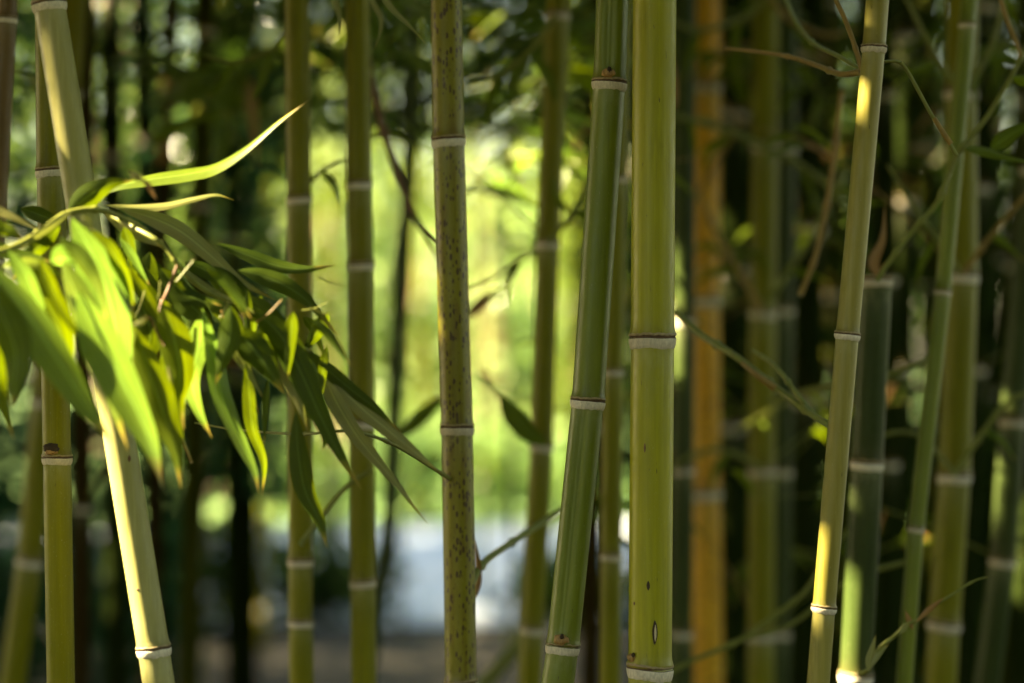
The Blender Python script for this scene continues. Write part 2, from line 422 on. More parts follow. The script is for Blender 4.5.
def leaf_geo(pts, Y, wpx, roll=0, fold=0.22, curl=0.0, wave=0.10, base=0.3, nl=26, na=7, wv=None):
    P = catmull(P3(pts, Y), nl); V, Fc, UV = [], [], []
    view = Vector((0, 1, 0)); ph = random.random() * 9
    yy = sum(p.y for p in P) / len(P)
    wm = wpx * pxm(yy) / max(0.35, math.cos(R(roll)))
    for i, p in enumerate(P):
        t = i / nl; tan = (P[min(nl, i + 1)] - P[max(0, i - 1)]).normalized()
        side = tan.cross(view); side = side.normalized() if side.length > 1e-3 else Vector((1, 0, 0)); nrm = side.cross(tan).normalized()
        a = R(roll) + curl * (t - 0.4) + wave * math.sin(t * 5 + ph)
        sd = side * math.cos(a) + nrm * math.sin(a); nn = nrm * math.cos(a) - side * math.sin(a)
        w_ = wm * 0.5 * max(0.015, lance(t, base)) * (1 + 0.05 * noise.noise(Vector((t * 6, ph, 0))))
        for k in range(na):
            u = k / (na - 1) * 2 - 1
            off = abs(u) ** 1.3 * fold * w_ + 0.10 * w_ * noise.noise(Vector((t * 4, u, ph)))
            V.append(p + sd * u * w_ + nn * off); UV.append((k / (na - 1), t))
    for i in range(nl):
        for k in range(na - 1):
            a = i * na + k; Fc.append((a, a + 1, a + na + 1, a + na))
    return V, Fc, UV
def leaf(parent, pts, Y, wpx, m='mid', roll=0, origin=(0, 0, 0), name='leaf', label=None, **k):
    V, Fc, UV = leaf_geo(pts, Y, wpx, roll, **k)
    o = build(name, V, Fc, ML[m], parent, uvs=UV, origin=origin)
    if label: o['label'] = label
    return o

def scatter(name, C, L, W, m, down=0.35, spread=1.0, filt=False, parent=None, kind=None, label=None, dirs=None):
    """many small bent leaves (six corners, creased along the midrib) at the centres C, as one mesh"""
    n = len(C); L = np.broadcast_to(L, n); W = np.broadcast_to(W, n)
    d = rng.normal(size=(n, 3)) * spread; d[:, 2] = d[:, 2] * 0.5 - down
    if dirs is not None: d = dirs
    d /= np.linalg.norm(d, axis=1, keepdims=True)
    r = rng.normal(size=(n, 3)); s = np.cross(d, r); s /= np.linalg.norm(s, axis=1, keepdims=True); nn = np.cross(d, s)
    L_, W_ = L[:, None], W[:, None]
    v0 = C - d * L_ * .5; v5 = C + d * L_ * .5 - nn * L_ * 0.06
    v1 = C - d * L_ * .15 + s * W_ * .5 + nn * W_ * .12; v2 = C - d * L_ * .15 - s * W_ * .5 + nn * W_ * .12
    v3 = C + d * L_ * .2 + s * W_ * .35 + nn * W_ * .08; v4 = C + d * L_ * .2 - s * W_ * .35 + nn * W_ * .08
    if filt:
        s_ = np.array(S); keep = np.ones(n, bool)
        for P_, r_ in GAPS:
            for q in [v0 + (v5 - v0) * f_ for f_ in np.linspace(0, 1, 11)]:
                d_ = q - np.array(P_); t_ = d_ @ s_; keep &= ~((t_ > 0.15) & (np.linalg.norm(d_ - t_[:, None] * s_, axis=1) < r_ + W * .25))
        v0, v1, v2, v3, v4, v5 = (q[keep] for q in (v0, v1, v2, v3, v4, v5)); n = int(keep.sum())
    V = np.stack([v0, v1, v2, v3, v4, v5], 1).reshape(-1, 3)
    b = np.arange(n)[:, None] * 6
    T = np.concatenate([b + [0, 1, 2], b + [1, 3, 2], b + [3, 4, 2], b + [3, 5, 4]], 1).reshape(-1, 3)
    me = bpy.data.meshes.new(name); me.vertices.add(len(V)); me.vertices.foreach_set('co', V.ravel())
    me.loops.add(len(T) * 3); me.loops.foreach_set('vertex_index', T.ravel().astype(np.int32))
    me.polygons.add(len(T)); me.polygons.foreach_set('loop_start', np.arange(0, len(T) * 3, 3, dtype=np.int32)); me.polygons.foreach_set('loop_total', np.full(len(T), 3, dtype=np.int32))
    me.materials.append(m); me.update(calc_edges=True); me.validate()
    o = bpy.data.objects.new(name, me); col.objects.link(o)
    if parent: o.parent = parent
    if kind: o['kind'] = kind
    if label: o['label'] = label
    return o

# ---------------------------------------------------------------- ground, path, lawn
def sheet(name, x0, x1, y0, y1, z, m, edge=0.0, nx=60):
    V, Fc = [], []
    for i in range(nx + 1):
        x = x0 + (x1 - x0) * i / nx
        V.append(Vector((x, y0 + edge * noise.noise(Vector((x * .7, 1, 0))), z))); V.append(Vector((x, y1 + edge * noise.noise(Vector((x * .7, 9, 0))), z)))
    for i in range(nx): Fc.append((2 * i, 2 * i + 2, 2 * i + 3, 2 * i + 1))
    o = build(name, V, Fc, m, smooth=False); o['kind'] = 'structure'; return o
m_ground, g, p = mat('leaf_litter_soil')
tc = N(g, 'ShaderNodeTexCoord').outputs['Object']
n1 = noise_tex(g, tc, 3, 6); n2 = noise_tex(g, tc, 35, 4)
g.links.new(mixc(g, ramp(g, n2, 0.45, 0.65), mixc(g, ramp(g, n1, 0.3, 0.7), (0.015, 0.013, 0.009), (0.030, 0.025, 0.017)), (0.06, 0.045, 0.025)), p.inputs['Base Color']); p.inputs['Roughness'].default_value = 0.9
bp = N(g, 'ShaderNodeBump'); bp.inputs['Distance'].default_value = 0.03; g.links.new(n2, bp.inputs['Height']); g.links.new(bp.outputs[0], p.inputs['Normal'])
sheet('ground', -150, 150, -60, 400, 0, m_ground)
m_lawn, g, p = mat('lawn_grass')
tc = N(g, 'ShaderNodeTexCoord').outputs['Object']
n1 = noise_tex(g, tc, 0.5, 6); n2 = noise_tex(g, tc, 40, 4)
g.links.new(mixc(g, ramp(g, n1, 0.3, 0.7), (0.09, 0.19, 0.055), mixc(g, n2, (0.20, 0.30, 0.10), (0.14, 0.26, 0.07))), p.inputs['Base Color']); p.inputs['Roughness'].default_value = 0.85
sheet('lawn', -60, 60, 18.2, 90, 0.008, m_lawn, 0.4)
m_path, g, p = mat('pale_gravel_path')
tc = N(g, 'ShaderNodeTexCoord').outputs['Object']
n1 = noise_tex(g, tc, 1.2, 5); n2 = noise_tex(g, tc, 70, 3)
g.links.new(mixc(g, ramp(g, n1, 0.3, 0.7), (0.38, 0.43, 0.52), mixc(g, n2, (0.66, 0.70, 0.78), (0.46, 0.51, 0.60))), p.inputs['Base Color']); p.inputs['Roughness'].default_value = 0.8
sheet('path', -60, 60, 11.9, 18.4, 0.012, m_path, 0.35)

# ---------------------------------------------------------------- the culms in the picture
G1 = 'bamboo culms in the sharp front row'
G2 = 'bamboo culms softly out of focus behind the front row'
G3 = 'dim bamboo culms deep in the thicket'
GR = lambda x, y, th, d: ((x, y), th, d)
# theta: 0 = +x; the camera sees theta around -pi/2
A, A0 = culm('thickest yellow-green bamboo culm, sharp and upright, with a lens-shaped brown scar low down', [(652.5, 337), (650, 667)], 2.80, 43.5, 'main', seg=72, ends=((655, -60), (649.5, 720)), buds=[(632, 656, 5)])
Bc, B0 = culm('sharp green bamboo culm leaning beside the thickest one, its lower length fluted with two grooves', [(609.5, 82), (588, 400), (563, 645)], 2.84, 32.5, 'green', seg=72, ends=((612.5, -10), (555.5, 700)),
     buds=[(561, 638, 6.5), (608, 75, 6)], grooves=[GR(563, 645, -math.pi / 2 - 0.25, 0.26), GR(609.5, 82, -math.pi / 2 - 0.15, 0.22)])
Cc, C0 = culm('upright bamboo culm covered in small dark brown speckles', [(448.5, 139), (457, 427), (461, 682)], 3.02, 31.5, 'spot', seg=64, ends=((446, -20), None))
D, D0 = culm('slim straw-coloured bamboo culm with sunlit patches on one side and twigs at its top joint', [(874, 47), (847.5, 334), (824, 607)], 2.76, 23, 'tan', flare=1.06, seg=64, ends=((879, -20), (817, 700)))
E, E0 = culm('pale leaning bamboo culm emerging below the leaf cluster, its edge glaring in the sun', [(49, 3), (153.5, 648)], 2.70, 32, 'pale', flare=1.03, seg=64, ends=(None, (161, 700)))
Fb, F0 = culm('straight olive bamboo culm beside the pale leaning one, with a dark bud at its joint', [(50.5, 170), (57, 457)], 2.86, 28, 'olive', seg=64, ends=((49, -10), (61, 690)), buds=[(54, 448, -7)])
culm('brown stained bamboo culm cut by the picture edge beside the pale leaning one', [(7, 18)], 3.1, 20, 'brown', seg=40, ends=((9, -30), (-4, 220)), group=G2)
culm('blurred olive bamboo culm with two joints close together, behind the hanging leaf tips', [(299, 198), (300.5, 560), (300.5, 621)], 3.45, 24.5, 'olive', ends=((297, -10), (302, 700)), group=G2)
culm('blurred yellow-green bamboo culm with four pale joints before the bright clearing', [(359, 183), (361, 264), (362, 422), (363, 581)], 3.45, 25.5, 'olive', ends=((357, -20), (364, 700)), group=G2)
culm('blurred culm curving in front of the clearing between the speckled culm and the fluted one', [(558, 14), (548, 243), (541.5, 445), (532, 628)], 3.85, 23.5, 'olive', ends=((560, -30), (529, 700)), group=G2)
culm('narrow blurred bamboo culm squeezed into the gap beside the thickest culm', [(617, 178), (613, 371), (611, 555)], 3.6, 20.5, 'olive', ends=((621, -10), (610, 700)), group=G2)
culm('wide orange bamboo culm, blurred, behind the thickest culm', [(706, 85), (705, 299), (706, 492)], 4.7, 30, 'gold', ends=((706, -10), (709, 700)), group=G2)
culm('blurred olive bamboo culm with whitish joints touching a dark green one', [(765, 145), (763, 312), (762, 469), (761, 634)], 4.5, 27, 'olive', ends=((766, -10), (761, 700)), group=G2)
culm('blurred dark green bamboo culm half hidden behind the olive one with whitish joints', [(785, 147), (782, 309), (780, 470), (778, 632)], 4.75, 24, 'deep', ends=((786, -10), (777, 700)), group=G2)
Nn, N0 = culm('dark green bamboo stump with a dry husk on its cut top and a sunlit foot', [(876, 279), (867, 462), (856, 675)], 3.35, 32, 'deep', ends=(None, (854, 720)), stop_at_top=True, group=G2)
O_, O0 = culm('very thin green bamboo shoot rising beside the darker olive culm', [(943, 291), (916, 528)], 3.36, 16.5, 'green', ends=((964, 60), (903, 700)), group=G2)
culm('shaded olive bamboo culm with pale joints behind the very thin shoot', [(961, 92), (962, 275), (954.5, 475), (944, 623)], 3.85, 32, 'olive', ends=((963, -10), (940, 700)), group=G2)
Q_, Q0 = culm('leaning dark bamboo culm catching two long flecks of sun', [(1013, 420), (1003, 560)], 4.0, 26, 'deep', ends=((1032, 200), (985, 700)), group=G2)
culm('narrow dark green bamboo culm between the thickest culm and the orange one', [(684, 320), (683, 469), (681, 632)], 4.4, 22, 'deep', ends=((685, -10), (680, 700)), group=G2)
culm('crooked dark bamboo culm silhouetted against the bright clearing', [(408, 190), (398, 330), (390, 520)], 5.2, 16, 'deep', ends=((415, -10), (366, 690)), group=G2, no_rings=True)
culm('slanting olive bamboo culm low in the dark corner beside the straight olive one', [(44, 400), (30, 560)], 4.3, 26, 'olive', ends=((66, 120), (10, 700)), group=G2)
# dim culms deep in the thicket
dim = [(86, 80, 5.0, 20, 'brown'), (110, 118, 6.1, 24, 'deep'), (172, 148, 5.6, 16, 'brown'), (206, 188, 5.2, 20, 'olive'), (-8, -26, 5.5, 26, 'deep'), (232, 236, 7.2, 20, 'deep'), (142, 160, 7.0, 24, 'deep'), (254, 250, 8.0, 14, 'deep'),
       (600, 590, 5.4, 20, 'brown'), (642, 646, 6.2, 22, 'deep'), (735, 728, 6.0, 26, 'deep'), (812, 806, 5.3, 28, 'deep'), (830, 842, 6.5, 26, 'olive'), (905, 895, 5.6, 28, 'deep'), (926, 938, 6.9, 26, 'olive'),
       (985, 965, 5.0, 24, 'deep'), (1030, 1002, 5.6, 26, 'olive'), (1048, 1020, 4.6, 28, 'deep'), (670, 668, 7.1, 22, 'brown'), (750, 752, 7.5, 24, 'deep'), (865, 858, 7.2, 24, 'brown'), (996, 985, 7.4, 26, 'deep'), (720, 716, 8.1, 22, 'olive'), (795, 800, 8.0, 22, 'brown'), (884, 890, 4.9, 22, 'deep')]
dim_labels = ['dim brown culm just beyond the top of the pale leaning culm', 'dark culm in the gloom behind the bright long leaf, nearer the pale leaning culm', 'thin brown culm in the upper gloom slanting inward above the bright long leaf', 'dim olive culm in the gloom under the dry brown sheath',
 'dark culm at the picture edge behind the brown stained culm', 'dark far culm beside the two-jointed blurred culm, behind the dry sheath', 'dark far culm behind the tip of the olive blurred leaf', 'very thin dark culm hugging the side of the two-jointed blurred culm',
 'dim brown culm behind the lower length of the fluted culm', 'dark culm almost covered by the thickest culm', 'dark culm between the orange culm and the olive one with whitish joints', 'dark culm between the dark green one with whitish joints and the straw-coloured culm',
 'dim olive culm directly behind the straw-coloured culm', 'dark culm just behind the stump, on the shoot side', 'dim olive culm behind the very thin shoot', 'dark culm next to the shaded olive culm with pale joints, towards the sun-flecked one',
 'dim olive culm crossing behind the sun-flecked leaning culm', 'dark leaning culm at the picture edge beyond the sun-flecked culm', 'dim brown culm showing in the slit beside the thickest culm', 'dark far culm behind the olive culm with whitish joints',
 'dim brown culm right behind the dark green stump', 'dark far culm behind the foot of the sun-flecked culm', 'dim olive far culm beside the orange culm', 'dim brown far culm under the curved yellowish twig', 'dark culm rising behind the dry husk on the stump']
DIM = []
for i, (xt, xb, Y, wp, mm) in enumerate(dim):
    k = random.uniform(0, 150)
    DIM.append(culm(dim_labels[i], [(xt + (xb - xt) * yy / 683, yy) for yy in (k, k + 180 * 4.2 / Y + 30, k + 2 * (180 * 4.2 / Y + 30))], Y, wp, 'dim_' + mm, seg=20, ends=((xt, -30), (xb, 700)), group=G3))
# sunlit slender culms at the edge of the clearing
for (x, Y, wp, lean, mm, l) in [(236, 10.2, 10, 4, 'olive', 'dark slender far culm behind the dangling yellow leaf cluster tips'), (275, 11, 9, -4, 'olive', 'dark slender far culm close to the two-jointed blurred culm'), (330, 19.5, 7, 3, 'green', 'slender sunlit far culm between the two middle blurred culms'), (426, 19, 8, -3, 'green', 'slender sunlit far culm just beside the speckled culm, on its shrub side'),
        (482, 20, 8, 3, 'pale', 'pale slender far culm in the clearing near the speckled culm'), (508, 10.6, 8, 2, 'deep', 'dark slender far culm in the clearing behind the broad dark leaf'), (574, 19.4, 8, -3, 'green', 'slender sunlit far culm between the curving culm and the fluted one'), (385, 11.4, 7, 5, 'deep', 'dark slender far culm behind the crooked dark one'), (214, 9.6, 11, -5, 'olive', 'dark slender far culm low in the gloom beside the blue-grey path, beyond the leaf tips'), (345, 12, 8, -4, 'deep', 'dark slender far culm hugging the four-jointed culm'), (590, 9.5, 9, 2, 'deep', 'dark slender far culm half behind the foot of the fluted culm'), (312, 14.5, 8, 6, 'deep', 'dark slender far culm crossing the path just beyond the two-jointed culm'), (408, 14, 7, -8, 'deep', 'dark slender far culm leaning before the path close to the crooked dark culm'), (528, 15, 8, 7, 'deep', 'dark slender far culm before the path near the olive-grey twig'), (250, 14, 8, 9, 'olive', 'dark slender far culm before the path, in the corner of shade under the leaf tips'), (470, 13, 8, 5, 'deep', 'dark slender far culm right beside the speckled culm, in front of the path')]:
    culm(l, [(x, 100), (x + lean, 300), (x + 2 * lean, 480)], Y, wp, mm, seg=12, ends=((x - lean, -30), (x + 3 * lean, 500 if Y > 15 else 600)), group='slender culms at the edge of the clearing', top=4.5)

# fine side branches with narrow leaves, growing from the joints of the background culms
def side_branches(root, base, p, Y, n=2, Lb=0.45, nleaf=5, m='mid'):
    for q in range(n):
        sx = random.choice((-1, 1)); a = random.uniform(0.35, 1.15)
        d = Vector((sx * math.cos(a), random.uniform(-.5, .5), math.sin(a))).normalized(); l = Lb * random.uniform(.6, 1.2)
        P = [p, p + d * l * .35, p + d * l * .7 + Vector((sx * .02, 0, -.01)), p + d * l + Vector((sx * .06, 0, -.06 * l / .4))]
        C = catmull(P, 14); V, Fc = tube_mesh(C, [0.0024 * (1 - i / 19) * (1.5 if i % 5 == 0 else 1) for i in range(15)], 6)
        b = build('branch', V, Fc, random.choice([M_STEM, M_STEM, M_STEMO]), root, origin=base)
        for j in range(nleaf):
            t = random.randint(5, 14); c = C[t]; dd = (d + Vector((random.gauss(0, .7), random.gauss(0, .5), random.gauss(-.4, .6)))).normalized(); L = random.uniform(.06, .12); W = random.uniform(.004, .0075)
            side = dd.cross(Vector((random.gauss(0, 1), random.gauss(0, 1), .3))).normalized()
            Vv, Ff, UV = [], [], []
            for k, (f, ww, z) in enumerate(((0, .1, 0), (.25, .9, .008), (.5, 1, .01), (.78, .6, .002), (1, .04, -.012))):
                cc = c + dd * L * f + Vector((0, 0, z)); Vv += [cc - side * W * ww, cc - Vector((0, 0, W * .3 * ww)), cc + side * W * ww]; UV += [(0, f * .9), (.5, f * .9), (1, f * .9)]
            for k in range(4):
                for e0 in range(2): e = k * 3 + e0; Ff.append((e, e + 1, e + 4, e + 3))
            build('leaf', Vv, Ff, ML[m if random.random() > .12 else 'dry'], b, uvs=UV, origin=base)
for (root, base), (xt, xb, Y, wp, mm) in zip(DIM, dim):
    if Y > 6.3 or xt < -100: continue
    for p in NODES[root.name]:
        if random.random() < 0.6: side_branches(root, base, p, Y, random.choice((1, 2, 2)), m=random.choice(('mid', 'dark')))
for o in list(bpy.data.objects):
    if o.name in NODES and o.get('group') == G2 and o.matrix_basis.translation.y > 3.7:
        for p in NODES[o.name]:
            if random.random() < 0.55: side_branches(o, o.location.copy(), p, 4, random.choice((1, 2)), m='mid')

OBJ = lambda t: next(o for o in bpy.data.objects if o.get('label') == t)
def wisp(root, pts, Y, w, m, leaves=()):
    b = twig('branch', pts, Y, w, w * .6, m, root, root.location.copy(), (0.25, 0.5, 0.75))
    for lp, lw in leaves: leaf(b, lp, Y, lw, 'mid', random.uniform(-30, 30), root.location.copy(), nl=12, na=5)
MO = OBJ('blurred olive bamboo culm with whitish joints touching a dark green one'); PO = OBJ('shaded olive bamboo culm with pale joints behind the very thin shoot')
wisp(MO, [(765, 148), (730, 132), (690, 120), (650, 112)], 4.3, 7, M_STEM, [([(730, 132), (712, 150), (700, 175)], 9)])
wisp(MO, [(765, 146), (800, 165), (830, 190), (862, 232)], 4.3, 7, M_STEM, [([(800, 165), (812, 190), (818, 222)], 9), ([(830, 190), (850, 192), (880, 205)], 8)])
wisp(MO, [(763, 312), (738, 270), (716, 232), (698, 190)], 4.3, 7, M_STEMO, [([(738, 270), (715, 272), (690, 288)], 9)])
wisp(MO, [(763, 312), (788, 272), (812, 235), (840, 180)], 4.3, 6, M_STEM, [([(788, 272), (808, 274), (832, 284)], 8)])
wisp(MO, [(762, 469), (730, 452), (700, 452), (668, 470)], 4.3, 6, M_STEM, [([(730, 452), (716, 470), (708, 498)], 9)])
wisp(MO, [(765, 0), (740, 20), (700, 30), (668, 20)], 4.3, 7, M_STEM, [([(740, 20), (735, 45), (740, 75)], 10), ([(700, 30), (690, 55), (686, 84)], 9)])
wisp(MO, [(765, -10), (790, 20), (825, 35), (858, 30)], 4.3, 6, M_STEMO, [([(790, 20), (806, 40), (815, 66)], 9)])
wisp(PO, [(961, 92), (940, 62), (922, 30), (902, -10)], 3.7, 6, M_STEM, [([(940, 62), (914, 70), (890, 88)], 9)])
wisp(PO, [(961, 92), (985, 60), (1000, 20), (1004, -10)], 3.7, 6, M_STEM, [([(985, 60), (1004, 56), (1024, 64)], 11), ([(985, 60), (975, 84), (978, 112)], 9)])
wisp(PO, [(962, 275), (988, 240), (1015, 208), (1042, 176)], 3.7, 6, M_STEMO, [([(990, 235), (1006, 244), (1024, 262)], 9)])
wisp(PO, [(962, 275), (938, 240), (912, 205), (888, 165)], 3.7, 5, M_STEM, [([(935, 240), (922, 262), (916, 288)], 8)])
wisp(PO, [(954, 475), (985, 430), (1010, 400), (1040, 390)], 3.7, 6, M_STEM, [([(985, 430), (1002, 440), (1016, 462)], 9)])
wisp(PO, [(954, 475), (925, 440), (900, 432), (870, 440)], 3.7, 5, M_STEM)
# scars on the thick culm
def lens_patch(root, base, px, py, Y, r0, cx, w_, h_, m, name, lift):
    V, Fc = [], []; nl = 12; na = 5
    for i in range(nl + 1):
        t = i / nl; ww = w_ / 2 * math.sin(t * math.pi) ** 0.8 + 0.02
        for k in range(na):
            x = px + (k / (na - 1) * 2 - 1) * ww + 0.25 * noise.noise(Vector((t * 5, px, 0)))
            off = (x - cx) * pxm(Y); a = at(x, py + (t - .5) * h_, Y); a.y = Y - math.sqrt(max(0, r0 * r0 - off * off)) - lift * (1 if 0 < k < na - 1 else 0.2)
            V.append(a)
    for i in range(nl):
        for k in range(na - 1):
            a = i * na + k; Fc.append((a, a + 1, a + na + 1, a + na))
    return build(name, V, Fc, m, root, origin=base)
rA = A['_r']
s_ = lens_patch(A, A0, 653.6, 630, 2.80, rA, 650.3, 5.4, 25, M_DARK, 'scar', 0.0009)
lens_patch(s_, A0, 654.0, 630.5, 2.80, rA, 650.3, 3.0, 17, M_HUSKP, 'scar_core', 0.0014)
lens_patch(A, A0, 647, 583.5, 2.80, rA, 650.6, 3.4, 10, M_DARK, 'scar', 0.0008)
lens_patch(A, A0, 643.6, 447, 2.80, rA, 651.6, 2.0, 10, M_STEMB, 'scar', 0.0008)
lens_patch(A, A0, 633.4, 602, 2.80, rA, 650.5, 1.6, 4, M_STEMB, 'scar', 0.0008)
lens_patch(E, E0, 139.5, 588, 2.70, E['_r'], 145, 5, 2.2, M_STEMB, 'scar', 0.0008)
lens_patch(E, E0, 131.5, 458, 2.70, E['_r'], 123, 3, 7, M_STEMB, 'scar', 0.0008)
for k in ('_r',):
    for o in list(bpy.data.objects):
        if k in o.keys(): del o[k]

JO = OBJ('blurred culm curving in front of the clearing between the speckled culm and the fluted one'); HO = OBJ('blurred olive bamboo culm with two joints close together, behind the hanging leaf tips')
wisp(JO, [(548, 243), (520, 260), (490, 280), (466, 290)], 3.85, 4, M_STEM, [([(520, 262), (508, 282), (506, 308)], 9)])
wisp(JO, [(548, 243), (570, 215), (590, 175), (600, 140)], 3.8, 6, M_STEM, [([(570, 215), (588, 214), (608, 224)], 9), ([(570, 215), (556, 196), (552, 170)], 8)])
wisp(JO, [(556, 14), (530, 50), (500, 75), (470, 84)], 3.8, 6, M_STEM, [([(530, 50), (516, 80), (514, 112)], 12), ([(500, 75), (490, 100), (492, 128)], 11), ([(530, 50), (550, 80), (556, 110)], 11)])
wisp(JO, [(541, 445), (520, 425), (500, 398), (478, 372)], 3.8, 5, M_STEM)
wisp(HO, [(297, 20), (270, 50), (235, 62), (205, 55)], 3.5, 5, M_STEM, [([(270, 50), (262, 80), (250, 104)], 11), ([(235, 62), (222, 84), (205, 98)], 11)])
wisp(HO, [(299, 198), (322, 170), (345, 160), (372, 168)], 3.5, 4.5, M_STEM, [([(322, 170), (334, 186), (338, 210)], 8)])

# ---------------------------------------------------------------- twigs growing from the culms
twig('branch', [(862, 70), (856, 50), (846, 22), (832, -8)], 2.78, 5.5, 4.5, M_STEMO, D, D0, (0.35,))
twig('branch', [(862, 72, 2.78), (840, 74, 2.85), (818, 66, 3.0), (790, 57, 3.05), (760, 52, 3.1), (722, 48, 3.2)], 3.0, 6.5, 3, M_STEMO, D, D0, (0.3, 0.62))
twig('branch', [(862, 70, 2.78), (838, 56, 2.95), (812, 42, 3.15), (796, 22, 3.2), (782, -10, 3.3)], 3.1, 4, 5, M_STEM, D, D0, (0.5,))
b = twig('branch', [(880, 62), (898, 62), (908, 72), (930, 112), (946, 138), (957, 156)], 2.80, 3.2, 4, M_STEM, D, D0, (0.25, 0.8))
twig('sheath', [(934, 118), (942, 131), (951, 144)], 2.795, 5, 5.5, M_STEMO, b, D0)
b = twig('branch', [(831, 426, 2.78), (805, 410, 3.05), (772, 384, 3.12), (735, 356, 3.15), (700, 334, 3.2), (676, 312, 3.25)], 3.1, 6.5, 7.5, M_STEM, D, D0, (0.2, 0.42, 0.7), label='long yellow-green twig crossing the dark thicket')
twig('sheath', [(775, 388, 3.1), (758, 376, 3.1), (742, 363, 3.12)], 3.1, 8, 4.5, M_STEMO, b, D0)
twig('side_shoot', [(818, 420, 3.0), (800, 398, 3.08), (775, 366, 3.12), (752, 350, 3.15)], 3.1, 6, 4, M_STEM, b, D0, (0.5,))
# on the stump: long branch, husk, lower twig
b = twig('branch', [(877, 281), (889, 262), (914, 229), (938, 201), (957, 156), (983, 122), (1004, 90), (1021, 57), (1034, 30)], 3.2, 5.5, 5.0, M_STEM, Nn, N0, (0.17, 0.29, 0.40, 0.53, 0.87))
leaf(b, [(964, 148), (985, 151), (1005, 157), (1045, 166)], 3.15, 11, 'mid', 30, N0)
leaf(b, [(990, 150, 3.2), (1004, 139, 3.2), (1022, 128, 3.2), (1050, 116, 3.2)], 3.2, 17, 'mid', 10, N0)
leaf(b, [(1012, 76, 3.15), (1030, 84, 3.12), (1046, 102, 3.1)], 3.12, 12, 'mid', 0, N0)
twig('side_shoot', [(1021, 57), (1017, 44), (1008, 22), (998, -10)], 3.18, 4, 5, M_STEMO, b, N0, (0.35,))
twig('side_shoot', [(957, 156), (950, 142), (944, 130)], 3.19, 3, 2, M_STEM, b, N0)
leaf(Nn, [(880, 279), (874, 262), (883, 238), (885, 203)], 3.3, 11, 'dry', 10, N0, name='husk', base=0.35)
leaf(Nn, [(880, 279), (885, 266), (892, 256)], 3.24, 6, 'dry', -20, N0, name='husk')
b = twig('branch', [(860, 674, 3.18), (868, 670, 3.12), (880, 648), (893, 637), (908, 624), (918, 620), (930, 608), (950, 596), (972, 582), (987, 577)], 3.05, 5.5, 1.6, M_STEM, Nn, N0, (0.42, 0.52, 0.88))
leaf(b, [(868, 672), (871, 655), (876, 634)], 3.02, 9, 'grey', 0, N0, name='sheath', base=0.4)
leaf(b, [(869, 670), (877, 655), (889, 644)], 3.02, 7, 'grey', 20, N0, name='sheath', base=0.5)
leaf(b, [(900, 634), (905, 628), (909, 622)], 3.02, 6, 'grey', 0, N0, name='bud_scale', base=0.5)
leaf(b, [(913, 630), (909, 620), (905, 610)], 3.05, 6, 'dry', 0, N0, name='husk', base=0.5)
leaf(b, [(916, 622), (930, 609), (945, 597)], 3.03, 6, 'dry', 0, N0, name='husk', base=0.5)
# speckled culm: side branch
b = twig('branch', [(470, 588, 3.02), (480, 567, 3.1), (500, 550, 3.2), (525, 534, 3.3), (558, 512, 3.45), (575, 500, 3.6)], 3.3, 7.5, 5.5, M_STEM, Cc, C0, (0.22, 0.5))
leaf(b, [(474, 600), (478, 570), (474, 535)], 3.08, 8, 'dry', 30, C0, name='husk')
b = twig('branch', [(453, 270), (440, 247), (420, 225)], 3.12, 3, 3, M_STEMB, Cc, C0)
twig('branch', [(452, 480, 3.02), (436, 470, 2.9), (400, 448, 2.8), (372, 436, 2.75), (345, 431, 2.7), (300, 434, 2.75), (240, 430, 2.85), (195, 423, 2.9)], 2.8, 4, 2.4, M_STEM, Cc, C0, (0.1, 0.35, 0.7))
# twigs in between, hanging free from above the picture
def loose(name, label, base, cat='twig', group=None): return empty(name, base, label, cat, group)
t = loose('bamboo_twig', 'reddish brown blurred twig slanting in front of the bright clearing', at(368, 40, 3.7)); o0 = at(368, 40, 3.7)
twig('stem', [(362, -30), (368, 60), (384, 132), (402, 185), (413, 215)], 3.7, 8, 8, M_STEMB, t, o0, (0.5,)); twig('stem_tip', [(413, 215), (424, 232), (440, 262)], 3.7, 8, 3, M_STEM, t, o0)
t = loose('bamboo_leaf', 'thin twisted yellow-green leaf hanging at the top edge near the speckled culm', at(372, -4, 3.0), 'leaf'); o0 = at(372, -4, 3.0)
leaf(t, [(372, -20), (392, 8), (408, 24), (428, 46)], 3.0, 7, 'grey', 30, o0, name='blade')
t = loose('bamboo_leaf', 'thin pale curling leaf hanging at the top edge before the four-jointed culm', at(368, -10, 3.05), 'leaf'); o0 = at(368, -10, 3.05)
leaf(t, [(366, -18), (374, 4), (381, 18), (380, 34), (374, 50)], 3.05, 6, 'grey', 0, o0, name='blade')
t = loose('bamboo_leaf', 'narrow yellow leaf dangling at the top edge between two blurred olive culms', at(338, -10, 3.1), 'leaf'); o0 = at(338, -10, 3.1)
leaf(t, [(330, -18), (336, 4), (340, 20), (339, 38)], 3.1, 7, 'grey', 0, o0, name='blade')
t = loose('bamboo_twig', 'yellowish curved twig in the dark between the orange culm and the straw-coloured culm', at(800, 295, 3.5)); o0 = at(800, 295, 3.5)
twig('stem', [(842, 90), (835, 150), (827, 205), (816, 255), (800, 296)], 3.5, 5.5, 5.5, M_STEMO, t, o0, (0.5, 0.8)); 
t = loose('bamboo_twig', 'short blurred yellowish twig leaning across the orange culm', at(700, 195, 4.5)); o0 = at(700, 195, 4.5)
twig('stem', [(672, 240), (690, 208), (715, 165), (740, 120)], 4.5, 6, 4, M_STEMO, t, o0)
leaf(t, [(676, 110), (672, 70), (670, 40)], 3.7, 10, 'dry', 0, o0, name='husk')
t = loose('bamboo_twig', 'long faint green twig rising low across the olive and dark green culms', at(680, 664, 3.6)); o0 = at(680, 664, 3.6)
